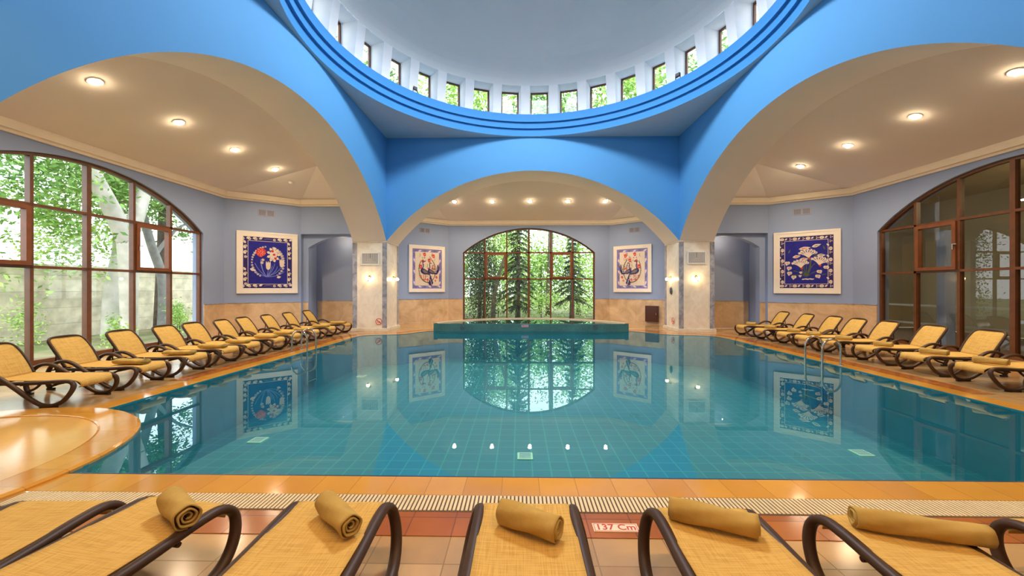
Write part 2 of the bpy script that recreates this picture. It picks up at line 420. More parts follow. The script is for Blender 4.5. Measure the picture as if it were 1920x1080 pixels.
ring(mb, RO + .02, ZD1, RO + .02, ZD1 + .5, 0)
S(mb.build('wall_drum', M['wall_white'], fix=False), 'white drum wall of tapering piers between the small windows', 'wall')
mb = MB(); RD = 6.3; zc_ = ZD1 - math.sqrt(RD * RD - RI1 ** 2) * .25; kz = .62
prev = None
n = 24
for i in range(n):
    def P_(t):
        a = t * PI / 2; return (RI1 * math.cos(a) if t < 1 else .001, ZD1 + 3.4 * math.sin(a))
    a, b = P_(i / n), P_((i + 1) / n); ring(mb, a[0], a[1], b[0], b[1], 0, 96)
S(mb.build('ceiling_dome', M['white'], smooth=True, fix=False), 'smooth white inner surface of the dome', 'ceiling')
win_no = [0]
def drum_window(i):
    a = PH + dstep * i; win_no[0] += 1
    if math.cos(a) < -.35: return
    root = empty('window_%d' % (win_no[0] + 3), cyl(RO - .03, a, ZD0), -a, kind='structure', label='small brown-framed window in the dome drum', cat='window', group='small windows round the dome drum')
    hw_ = .325; h = ZD1 - ZD0; f = MB(); b = .05
    f.box(-hw_, -hw_ + b, -.03, .03, 0, h); f.box(hw_ - b, hw_, -.03, .03, 0, h); f.box(-hw_ + b, hw_ - b, -.03, .03, h - b, h); f.box(-hw_ + b, hw_ - b, -.03, .03, 0, b + .02)
    f.build('window_frame', M['brown'], root)
    mesh('window_pane', [(-hw_ + b, 0, b), (hw_ - b, 0, b), (hw_ - b, 0, h - b), (-hw_ + b, 0, h - b)], [(0, 1, 2, 3)], M['glass'], root)
for i in range(NW): drum_window(i)

# ------------------------------------------------------------------ big arched windows
def big_window(n, side, glass, label):
    T = frame_of(side); th, D = PAR[side][:2]
    o = T(0, D + .12, 0)
    rz = {'back': 0, 'left': PI / 2, 'right': -PI / 2}[side]
    root = empty('window_%d' % n, o, rz, kind='structure', label=label, cat='window')
    hw = WIN_H; fw = .07; dep = .055
    def bar(mb, x0, x1, z0, z1, d=dep): mb.box(x0, x1, -d, d, z0, z1)
    f = MB()
    out = [(-hw, .05)] + arch_pts(hw, WZS, WZA, 40) + [(hw, .05)]
    inn = [(-hw + fw, .05)] + arch_pts(hw - fw, WZS - .01, WZA - fw, 40) + [(hw - fw, .05)]
    k = len(out)
    vs = [(u, y, z) for y in (-dep, dep) for L in (out, inn) for u, z in L]
    fs = []
    for i in range(k - 1):
        fs += [(i, i + 1, k + i + 1, k + i), (2 * k + i, 3 * k + i, 3 * k + i + 1, 2 * k + i + 1), (k + i, k + i + 1, 3 * k + i + 1, 3 * k + i), (i, 2 * k + i, 2 * k + i + 1, i + 1)]
    f.add(vs, fs)
    cw = 2 * hw / 6
    for i in range(1, 6):
        u = -hw + cw * i; w = .05 if i == 3 else .032
        bar(f, u - w, u + w, .05, arch_z(u, hw, WZS, WZA) - .04, .06)
    for z in (2.04, WZS): bar(f, -hw + fw, hw - fw, z - .03, z + .03, .06)
    bar(f, -hw, hw, .0, .10, .09)
    f.build('window_frame', M['brown'], root)
    for i in (1, 4):
        x0 = -hw + cw * i + .035; x1 = x0 + cw - .07; s = MB(); b = .085; z0, z1 = 2.07, WZS - .03
        s.box(x0, x0 + b, -.10, .03, z0, z1); s.box(x1 - b, x1, -.10, .03, z0, z1); s.box(x0 + b, x1 - b, -.10, .03, z0, z0 + b); s.box(x0 + b, x1 - b, -.10, .03, z1 - b, z1)
        so = s.build('window_sash', M['brown2'], root)
        h = MB(); xh = x0 + .045 if side != 'right' else x1 - .045
        h.box(xh - .012, xh + .012, -.125, -.10, 2.58, 2.72); h.box(xh - .01, xh + .10, -.14, -.12, 2.70, 2.72)
        h.build('window_handle', M['steel'], so)
    gp = [(-hw + .03, .06)] + arch_pts(hw - .03, WZS, WZA - .03, 30) + [(hw - .03, .06)]
    pts, tri = poly_fill([gp])
    g = mesh('window_pane', [(u, .0, z) for u, z in pts], tri, glass, root)
    # normal must face indoors (-y local)
    if g.data.polygons[0].normal.y > 0:
        g.data.flip_normals()
    return root
big_window(1, 'left', M['glass'], 'tall arched brown window on the left alcove, overlooking a pale tree trunk')
big_window(2, 'back', M['glass'], 'arched brown window straight ahead behind the raised pool, conifers outside')
big_window(3, 'right', M['rglass'], 'dark arched brown window of the right alcove, looking into a dim room')

# ------------------------------------------------------------------ floor, pool
pool = [(-5.92, 3.29)] 
pool = [(-4.36, 3.29), (-4.36, 3.29)]
cxs, cys, RS = -6.25, 3.15, 1.90
arc = []
for i in range(0, 15):
    a = math.atan2(3.29 - cys, 1) * 0 + math.radians(4.2) + (math.acos((-5.92 - cxs) / RS) - math.radians(4.2)) * i / 14
    arc.append((cxs + RS * math.cos(a), cys + RS * math.sin(a)))
left_up = [(-5.90, 6.6), (-5.84, 9.0), (-5.80, 11.5), (-5.82, 12.4)]
cl = [tuple(p)[:2] for p in smooth_path([(-5.82, 12.4, 0), (-5.74, 12.95, 0), (-5.3, 13.25, 0), (-4.75, 13.32, 0), (-4.42, 13.52, 0), (-4.15, 13.98, 0), (-3.9, 14.34, 0), (-3.62, 14.48, 0)], 4)]
cr = [tuple(p)[:2] for p in smooth_path([(3.62, 14.48, 0), (3.85, 14.38, 0), (4.15, 14.0, 0), (4.5, 13.6, 0), (4.95, 13.36, 0), (5.6, 13.25, 0), (6.0, 12.95, 0), (6.12, 12.4, 0)], 4)]
right_dn = [(6.10, 9.0), (6.08, 6.0), (6.08, 3.29)]
outline = arc + left_up[0:3] + cl + cr + right_dn
# clean duplicates
ol = []
for p in outline:
    if not ol or (abs(p[0] - ol[-1][0]) + abs(p[1] - ol[-1][1])) > 1e-3: ol.append(p)
outline = ol      # runs clockwise seen from above (up the left side, across, down the right)
def offset_poly(pl, d):
    n = len(pl); out = []
    for i in range(n):
        p0, p1, p2 = Vector(pl[i - 1]), Vector(pl[i]), Vector(pl[(i + 1) % n])
        t1 = (p1 - p0).normalized(); t2 = (p2 - p1).normalized()
        n1 = Vector((-t1.y, t1.x)); n2 = Vector((-t2.y, t2.x)); b = (n1 + n2)
        if b.length < 1e-6: b = n1
        b.normalize(); k = max(.35, b.dot(n1)); out.append(tuple(p1 + b * (d / k)))
    return out
def band(name, a, b, m, z, label, cat='floor'):
    n = len(a); vs = [(p[0], p[1], z) for p in a] + [(p[0], p[1], z) for p in b]
    return S(mesh(name, vs, [(i, (i + 1) % n, n + (i + 1) % n, n + i) for i in range(n)], m), label, cat)
o1 = offset_poly(outline, .30); o2 = offset_poly(outline, .36 + .24)
# two outlines: coping, then terracotta; the near side also carries the overflow grate
band(trim(), outline, o1, M['coping'], .0, 'orange tile coping round the pool edge', 'coping')
n = len(outline)
# outer deck, with a hole for coping
deck_out = [(-16, -6), (16, -6), (16, 21.5), (-16, 21.5)]
DZ = .0
big = [(-10.75, -2.4), (10.9, -2.4), (10.9, 19.3), (-10.75, 19.3)]
pts, tri = poly_fill([big, o1])
fl = mesh('floor', [(p[0], p[1], -.002) for p in pts], tri, M['deck']); S(fl, 'beige tiled pool deck', 'floor')
# terracotta band over the deck (thin tiles), sides and back only
side_o = [i for i, p in enumerate(outline) if p[1] > 5.2]
def strip(idx, a, b, m, z, label, cat):
    A = offset_poly(outline, a); B = offset_poly(outline, b)
    vs = [(A[i][0], A[i][1], z) for i in idx] + [(B[i][0], B[i][1], z) for i in idx]; k = len(idx)
    return S(mesh(trim(), vs, [(i, i + 1, k + i + 1, k + i) for i in range(k - 1)], m), label, cat)
strip(side_o, .301, .62, M['red'], .002, 'terracotta tile strip running beside the coping', 'floor')
# near side: grate and terracotta
GX0, GX1 = -4.3, 7.2
mb = MB(); mb.box(GX0, GX1, 2.77, 2.99, -.03, .001)
gr = empty('drain_grate', (0, 0, 0), 0, label='long cream overflow grate of narrow slats along the near pool edge', cat='drain grate')
mb.build('channel', mat('channel_dark', (.12, .07, .03), .8), gr)
mb = MB(); x = GX0
while x < GX1:
    mb.box(x, x + .0185, 2.78, 2.98, .001, .008); x += .030
mb.build('slats', mat('cream_slats', (.78, .60, .34), .4), gr)
mb = MB(); mb.box(GX0, GX1, 2.50, 2.765, -.01, .003); S(mb.build(trim(), M['red']), 'terracotta tile strip in front of the near loungers', 'floor')
# pool shell
PD = -1.05
wallv = [(p[0], p[1], 0) for p in outline] + [(p[0], p[1], PD) for p in outline]
o = mesh('pool_wall', wallv, [(i, (i + 1) % n, n + (i + 1) % n, n + i) for i in range(n)], M['poolwall']); S(o, 'turquoise tiled side of the pool', 'pool')
pts, tri = poly_fill([outline])
S(mesh('pool_floor', [(p[0], p[1], PD) for p in pts], tri, M['pool']), 'turquoise tiled floor of the pool', 'pool')
wt = mesh('pool_water', [(p[0], p[1], -.012) for p in pts], tri, M['water'])
bm = bmesh.new(); bm.from_mesh(wt.data)
for f in bm.faces:
    if f.normal.z < 0: f.normal_flip()
bm.to_mesh(wt.data); bm.free()
S(wt, 'calm blue-green water of the main pool', 'water')
for nm in ('pool_floor',): pass
# dark tile line at the water's near edge
mb = MB(); mb.box(-4.36, 6.08, 3.285, 3.30, -.05, .0015); S(mb.build(trim(), M['teal_edge']), 'thin navy tile line at the near pool edge', 'pool edge')
# pool floor drains
for x, y in ((-5.2, 11.6), (-.37, 6.12), (5.02, 6.34), (-5.0, 6.68)):
    d = empty('pool_drain', (x, y, PD), 0, label='small pale drain cover on the pool floor', cat='drain', group='drain covers on the pool floor')
    mb = MB(); mb.box(-.12, .12, -.12, .12, .0, .015); mb.build('cover_plate', mat('drain_cream', (.45, .70, .45), .5), d)
    mb = MB()
    for k in range(5): mb.box(-.09, .09, -.09 + k * .04, -.075 + k * .04, .015, .02)
    mb.build('slots', M['ventg'], d)

# round basin at the near left corner
sp = empty('round_basin', (cxs, cys, 0), 0, label='round tan-tiled basin with wide orange coping cutting the near left pool corner', cat='basin')
mb = MB(); mb.lathe([(1.55, -.05), (1.55, .025), (1.57, .03), (RS - .03, .03), (RS, .015), (RS, -.008)], 72); mb.build('coping', M['coping'], sp)
mb = MB(); mb.lathe([(.001, .018), (1.55, .018)], 72); mb.build('basin_floor', M['spa'], sp)

# raised pool
rp_ = empty('raised_pool', (-.04, 14.46, 0), 0, label='raised whirlpool with green mosaic front and curved pale rim below the far window', cat='pool')
hx = 3.62; hz = .27; dz = 2.55
Rj = (hx * hx + dz * dz) / (2 * dz); 
def jarc(off, n=40):
    R = Rj - off; c = dz - Rj
    a = math.acos(max(-1, min(1, (-c) / R)))   # angle from +y where y=0
    return [(R * math.sin(-a + 2 * a * i / n), c + R * math.cos(-a + 2 * a * i / n)) for i in range(n + 1)]
ao = jarc(0); ai = jarc(.14)
mb = MB(); L = ao; vs = [(p[0], p[1], 0) for p in L] + [(p[0], p[1], hz) for p in L]; k = len(L)
mb.add(vs, [(i, i + 1, k + i + 1, k + i) for i in range(k - 1)])
mb.add([(-hx, 0, -.012), (hx, 0, -.012), (hx, 0, hz), (-hx, 0, hz)], [(0, 1, 2, 3)])
mb.add([(-hx, .09, hz - .06), (hx, .09, hz - .06), (hx, .09, hz), (-hx, .09, hz), (-hx, 0, hz), (hx, 0, hz)], [(0, 1, 2, 3), (3, 2, 5, 4)])
mb.build('mosaic_wall', M['mosaic'], rp_, fix=False)
mb = MB(); vs = [(p[0], p[1], hz + .004) for p in ao] + [(p[0], p[1], hz + .03) for p in ao] + [(p[0], p[1], hz + .03) for p in ai] + [(p[0], p[1], hz - .05) for p in ai]
mb.add(vs, [(j * k + i, j * k + i + 1, (j + 1) * k + i + 1, (j + 1) * k + i) for j in range(3) for i in range(k - 1)])
mb.build('rim', mat('pale_rim', (.80, .62, .42), .3), rp_)
pts, tri = poly_fill([ai + [(3.5, .09), (-3.5, .09)]])
mb = MB(); mb.add([(p[0], p[1], hz - .35) for p in pts], tri); mb.build('tub_floor', mat('tub_green', (.03, .16, .13), .5), rp_)
w2 = mesh('water_surface', [(p[0], p[1], hz - .005) for p in pts], tri, M['water'], rp_)
bm = bmesh.new(); bm.from_mesh(w2.data)
for f in bm.faces:
    if f.normal.z < 0: f.normal_flip()
bm.to_mesh(w2.data); bm.free()

# ------------------------------------------------------------------ text helper
def text(body, size, m, parent, loc, rot, name='lettering', ext=.001):
    cu = bpy.data.curves.new(name, 'FONT'); cu.body = body; cu.size = size; cu.align_x = 'CENTER'; cu.align_y = 'CENTER'; cu.extrude = ext
    cu.offset = size * .016
    t = bpy.data.objects.new('tmp', cu); C.objects.link(t); dg = bpy.context.evaluated_depsgraph_get(); dg.update()
    me = bpy.data.meshes.new_from_object(t.evaluated_get(dg)); bpy.data.objects.remove(t)
    me.materials.clear(); me.materials.append(m)
    o = link(bpy.data.objects.new(name, me), parent); o.location = loc; o.rotation_euler = rot; return o
def no_dive(parent_loc, rz, r, label, ms=(M['signred'], M['tcream'])):
    root = empty('no_diving_sign', parent_loc, rz, label=label, cat='sign', group=None)
    mb = MB(); mb.lathe([(r, 0), (r, -.004), (.001, -.004)], 32, axis='y'); mb.build('disc', ms[1], root)
    mb = MB(); mb.lathe([(r, -.004), (r, -.008), (r * .84, -.008), (r * .84, -.004)], 32, axis='y')
    a = PI / 4; T = lambda v: Vector((v.x * math.cos(a) + v.z * math.sin(a), v.y, -v.x * math.sin(a) + v.z * math.cos(a)))
    mb.box(-r * .88, r * .88, -.009, -.004, -r * .07, r * .07, 0, T)
    mb.tube([(-r * .5, -.007, r * .25), (-r * .1, -.007, r * .1), (r * .3, -.007, -.05 * r), (r * .5, -.007, -.1 * r)], r * .08, 6)
    mb.tube([(-r * .6, -.007, -r * .35), (-r * .3, -.007, -r * .22), (0, -.007, -r * .38), (r * .3, -.007, -r * .22), (r * .6, -.007, -r * .38)], r * .06, 6)
    mb.build('symbol', ms[0], root); return root
ms_ = (mat('maroon_mark', (.10, .05, .08), .5), mat('mosaic_disc', (.05, .16, .17), .4))
no_dive((-2.57, 14.455, .15), 0, .085, 'round no-diving mark on the left half of the mosaic front', ms_)
no_dive((2.35, 14.455, .15), 0, .085, 'round no-diving mark on the right half of the mosaic front', ms_)
dp = empty('depth_sign', (-.25, 14.455, .19), 0, label='small pink depth plate in the middle of the mosaic front', cat='sign')
mb = MB(); mb.box(-.13, .13, -.008, 0, -.045, .045); mb.build('plate', M['pink'], dp)
text('90 Cm', .075, M['signred'], dp, (0, -.009, 0), (PI / 2, 0, 0))
dp = empty('depth_sign', (.18, 2.60, .003), 0, label='cream floor plate reading 137 Cm between two near loungers', cat='sign')
mb = MB(); mb.box(-.15, .15, -.045, .045, 0, .006); mb.build('plate', M['sign'], dp)
mb = MB(); e = .004
for q in ((-.142, .142, -.040, -.036), (-.142, .142, .036, .040), (-.142, -.138, -.04, .04), (.138, .142, -.04, .04)): mb.box(*q, .006, .0066)
mb.build('border_line', M['signred'], dp)
text('137 Cm', .082, M['signred'], dp, (0, 0, .0065), (0, 0, 0), ext=.0003)

# ------------------------------------------------------------------ corner piers
def make_column():
    r = empty('column', (0, 0, 0))          # local: inner corner at the origin, body towards -x and +y
    a, b = 1.25, 1.40
    mb = MB(); mb.box(-a, 0, 0, b, 0, ZS); mb.build('shaft', M['pier'], r)
    for i, q in enumerate(((-a - .012, -a + .15, -.012, .10), (-.15, .012, -.012, .012), (0.0, .012, -.012, .03), (-.05, .012, b - .17, b + .012))):
        mb = MB(); mb.box(*q, .10, ZS - .05); mb.build('corner_strip', M['grey'], r)
    mb = MB(); p = .06; mb.box(-a - p, p, -p, b + p, 0, .10); mb.box(-a - p + .02, p - .02, -p + .02, b + p - .02, .10, .12); mb.build('base', M['plinth'], r)
    mb = MB(); mb.box(-a - .02, .02, -.02, b + .02, ZS - .03, ZS + .01); mb.build('top_band', M['plinth'], r)
    return r
col0 = make_column()
spots = [((-W, YB, 0), 1, 1, 'pale marble pier with grey corner strips standing left of the far arch'), ((W, YB, 0), -1, 1, 'pale marble pier with grey corner strips standing right of the far arch'),
         ((-W, Y0 - W, 0), 1, -1, 'marble pier at the near left corner'), ((W, Y0 - W, 0), -1, -1, 'marble pier at the near right corner')]
for i, (l, sx, sy, lab) in enumerate(spots[:2]):
    c = col0 if i == 0 else copy_tree(col0)
    c.location = l; c.scale = (sx, sy, 1); tag(c, lab, 'column', 'marble corner piers of the hall', 'structure')
for i, (l, sx, sy, lab) in enumerate(spots[2:]):
    mb = MB(); mb.box(min(l[0], l[0] - sx * 1.25), max(l[0], l[0] - sx * 1.25), min(l[1], l[1] + sy * 1.4), max(l[1], l[1] + sy * 1.4), 0, ZS)
    tag(mb.build('column', M['pier']), lab, 'column', kind='structure')

# ------------------------------------------------------------------ lights & fixtures
WARM = (1.0, .76, .50)
def point(loc, e, col=WARM, r=.05):
    l = bpy.data.lights.new('fill_light', 'POINT'); l.energy = e; l.color = col; l.shadow_soft_size = r
    o = bpy.data.objects.new('fill_light', l); C.objects.link(o); o.location = loc; return o
def spot(loc, e, col=WARM, ang=150, r=.06, blend=.8):
    l = bpy.data.lights.new('spot_light', 'SPOT'); l.energy = e; l.color = col; l.spot_size = math.radians(ang); l.spot_blend = blend; l.shadow_soft_size = r
    o = bpy.data.objects.new('spot_light', l); C.objects.link(o); o.location = loc; return o
E_SPOT, E_POINT = 200, 10
ord_ = ['first', 'second', 'third', 'fourth', 'fifth', 'sixth', 'seventh', 'eighth', 'ninth', 'tenth']
def make_downlight():
    r = empty('downlight')
    mb = MB(); mb.lathe([(.075, .03), (.078, -.012), (.115, -.014), (.12, 0)], 28); mb.build('trim_ring', M['whitep'], r)
    mb = MB(); mb.lathe([(.001, -.066), (.03, -.062), (.055, -.045), (.070, -.02), (.076, -.006)], 28); mb.build('lens', M['lamp'], r); return r
dl0 = make_downlight(); first = True
for side in ('left', 'back', 'right', 'front'):
    T = TF[side]; D = PAR[side][1]; dv_ = 1.78 if side == 'back' else 2.07; v = D - dv_; z = ZE + SLOPE[side] * dv_
    step = 1.67 if side == 'back' else 1.79
    for i in range(5):
        if side == 'back' : k = i - 2; who = 'over the far alcove, %s from the left' % ord_[i]
        elif side == 'left': k = 2 - i; who = 'in the left alcove ceiling, %s from the far marble pier' % ord_[i]
        elif side == 'right': k = i - 2; who = 'in the right alcove ceiling, %s from the far marble pier' % ord_[i]
        else: k = i - 2
        p = T(k * step, v, z)
        spot(tuple(p + Vector((0, 0, -.085))), E_SPOT * (.85 if side == 'front' else 1), (1, .64, .30) if side == 'front' else WARM)
        if side == 'front': continue
        if side in ('left', 'right') and i == 4: pass
        d = dl0 if first else copy_tree(dl0); first = False
        d.location = p
        dirv = (T(0, 1, 0) - T(0, 0, 0)); ax = Vector((0, 0, 1)).cross(dirv)
        d.rotation_mode = 'QUATERNION'; d.rotation_quaternion = Matrix.Rotation(math.atan(SLOPE[side]), 3, ax).to_quaternion()
        tag(d, 'round lit ceiling downlight ' + who, 'downlight', 'downlights of the %s alcove' % side)

def make_sconce():
    r = empty('wall_sconce')           # local: wall plane y=0, room towards -y
    mb = MB(); mb.lathe([(.001, -.03), (.035, -.028), (.05, -.015), (.055, 0)], 20, c=(0, 0, .09), axis='y'); mb.build('wall_plate', M['brass'], r, smooth=True)
    mb = MB(); mb.tube(smooth_path([(0, -.02, .09), (0, -.09, .10), (0, -.15, .04), (0, -.15, -.06), (0, -.15, -.09)], 5), .009, 8); mb.build('arm', M['brass'], r, smooth=True)
    mb = MB(); mb.lathe([(.001, .055), (.035, .045), (.058, .01), (.055, -.03), (.035, -.05), (.02, -.055)], 20, c=(0, -.15, .02)); mb.build('globe', M['bulb'], r, smooth=True)
    mb = MB(); mb.lathe([(.03, -.045), (.034, -.06), (.012, -.085), (.001, -.11)], 16, c=(0, -.15, .02)); mb.build('cup', M['brass'], r, smooth=True)
    return r
sc0 = make_sconce()
sconces = [((-W - .62, YB - .012, 1.92), 0, 'lit globe sconce on the front face of the left marble pier'),
           ((-W + .012, YB + .75, 1.92), PI / 2, 'lit globe sconce on the inner face of the left marble pier'),
           ((W - .012, YB + .75, 1.92), -PI / 2, 'lit globe sconce on the inner face of the right marble pier'),
           ((W + .60, YB - .012, 1.92), 0, 'lit globe sconce on the front face of the right marble pier')]
for i, (l, rz, lab) in enumerate(sconces):
    s = sc0 if i == 0 else copy_tree(sc0); s.location = l; s.rotation_euler = (0, 0, rz); tag(s, lab, 'wall lamp', 'globe sconces on the marble piers')

# pier vents: pyramid louvre grilles
def make_vent():
    r = empty('louvre_grille'); w, h = .34, .23
    mb = MB()
    for q in ((-w, w, -h, -h + .035), (-w, w, h - .035, h), (-w, -w + .035, -h, h), (w - .035, w, -h, h)): mb.box(q[0], q[1], -.022, 0, q[2], q[3])
    mb.build('frame', M['vent'], r)
    mb = MB(); mb.box(-w + .03, w - .03, -.004, 0, -h + .03, h - .03); mb.build('backing', M['ventd'], r)
    mb = MB(); n = 8
    for i in range(n):
        t = i / n; x = (w - .04) * (1 - t); zb = -h + .04 + t * (h * .95); th = .011
        mb.box(-x, x, -.018, -.006, zb, zb + th)
        mb.box(-x, -x + th, -.018, -.006, zb, h - .04); mb.box(x - th, x, -.018, -.006, zb, h - .04)
    mb.build('louvres', M['vent'], r); return r
v0 = make_vent(); v0.location = (-W - .60, YB - .013, 2.68); tag(v0, 'cream square louvre grille high on the left marble pier', 'vent', 'louvre grilles on the piers')
v1 = copy_tree(v0); v1.location = (W + .62, YB - .013, 2.70); v1['label'] = 'cream square louvre grille high on the right marble pier'
no_dive((-W - .28, YB - .013, .36), 0, .12, 'red round no-diving sign low on the left marble pier')
no_dive((W - .014, YB + .55, .36), -PI / 2, .12, 'red round no-diving sign low on the right pier inner face')
sp_ = empty('wall_speaker', (W - .013, YB + .72, 1.50), -PI / 2, label='small dark grey oval device below the sconce on the right pier', cat='speaker')
mb = MB(); mb.lathe([(.001, -.035), (.075, -.035), (.09, -.02), (.09, 0)], 24, axis='y'); o = mb.build('body', M['dgrey'], sp_, smooth=True); o.scale = (1, 1, 1.6)
mb = MB()
for k in range(7): mb.box(-.06, .06, -.038, -.034, -.09 + k * .028, -.08 + k * .028)
mb.build('slots', M['black'], sp_)

# ------------------------------------------------------------------ things on the diagonal walls
def diag(side, s):
    """returns (point at distance t from P0 along the diagonal wall, rotation) ; s=+1 the end at larger u"""
    T = frame_of(side); th, D, u0, u1, v1 = PAR[side]
    A = T(s * u0, D, 0); B = T(s * u1, v1, 0); d = (B - A).normalized()
    nrm = Vector((d.y, -d.x, 0))
    if nrm.dot(Vector((0, Y0, 0)) - A) < 0: nrm = -nrm
    rz = math.atan2(nrm.x, -nrm.y)          # local -y looks along nrm
    def at(t, z, off=0): return A + d * t + nrm * off + Vector((0, 0, z))
    return at, rz, (B - A).length

class Art:
    """flat glazed motifs on a panel in the x-z plane; each colour lies a hair above the last"""
    def __init__(s, mats): s.mb = MB(); s.mats = mats; s.y = -.001; s.k = 0
    def layer(s): s.y -= .0012
    def poly(s, pts, mi): s.k += 1; s.mb.add([(p[0], s.y - s.k * 4e-6, p[1]) for p in pts], [tuple(range(len(pts)))], mi)
    def ell(s, x, z, a, b, rot, mi, n=14):
        c, q = math.cos(rot), math.sin(rot)
        s.poly([(x + a * math.cos(t) * c - b * math.sin(t) * q, z + a * math.cos(t) * q + b * math.sin(t) * c) for t in [2 * PI * i / n for i in range(n)]], mi)
    def leaf(s, x, z, L, w, rot, mi):
        c, q = math.cos(rot), math.sin(rot); P = [(0, 0), (.2, .7), (.45, 1), (.75, .6), (1, 0), (.75, -.6), (.45, -1), (.2, -.7)]
        s.poly([(x + L * a * c - w * b * q, z + L * a * q + w * b * c) for a, b in P], mi)
    def line(s, pts, w, mi):
        for p, q in zip(pts, pts[1:]):
            dx, dz = q[0] - p[0], q[1] - p[1]; L = math.hypot(dx, dz) or 1; nx, nz = -dz / L * w, dx / L * w
            s.poly([(p[0] + nx, p[1] + nz), (q[0] + nx, q[1] + nz), (q[0] - nx, q[1] - nz), (p[0] - nx, p[1] - nz)], mi)
    def flower(s, x, z, r, mi, mc, petals=6, rot=0):
        for k in range(petals):
            a = rot + 2 * PI * k / petals; s.ell(x + r * .6 * math.cos(a), z + r * .6 * math.sin(a), r * .45, r * .32, a, mi, 8)
        s.layer(); s.ell(x, z, r * .28, r * .28, 0, mc, 8); s.y += .0012
    def build(s, parent): return mesh('glazed_motif', s.mb.v, s.mb.f, s.mats, parent, s.mb.m)
def qb(p0, p1, p2, n=8): return [((1 - t) ** 2 * p0[0] + 2 * t * (1 - t) * p1[0] + t * t * p2[0], (1 - t) ** 2 * p0[1] + 2 * t * (1 - t) * p1[1] + t * t * p2[1]) for t in [i / n for i in range(n + 1)]]
W_, B_, R_, G_, P_b, NV, LV, GR = range(8)
AM = [M['tcream'], M['cobalt'], M['tred'], M['tgreen'], M['tblue'], M['navy'], M['tlav'], M['tgrey']]
def panel_base(name, loc, rz, w, h, label, fw):
    r = empty(name, loc, rz, label=label, cat='tile panel', group='framed tile panels on the walls')
    mb = MB()
    for (x0, x1, z0, z1) in ((-w, w, -h, -h + fw), (-w, w, h - fw, h), (-w, -w + fw, -h + fw, h - fw), (w - fw, w, -h + fw, h - fw)):
        mb.box(x0, x1, -.05, 0, z0, z1)
    e = fw * .35
    for (x0, x1, z0, z1) in ((-w, w, -h, -h + e), (-w, w, h - e, h), (-w, -w + e, -h + e, h - e), (w - e, w, -h + e, h - e)):
        mb.box(x0, x1, -.062, -.05, z0, z1)
    mb.build('frame', M['whitep'], r)
    mb = MB(); mb.box(-w + fw - .005, w - fw + .005, -.030, 0, -h + fw - .005, h - fw + .005); return r, mb
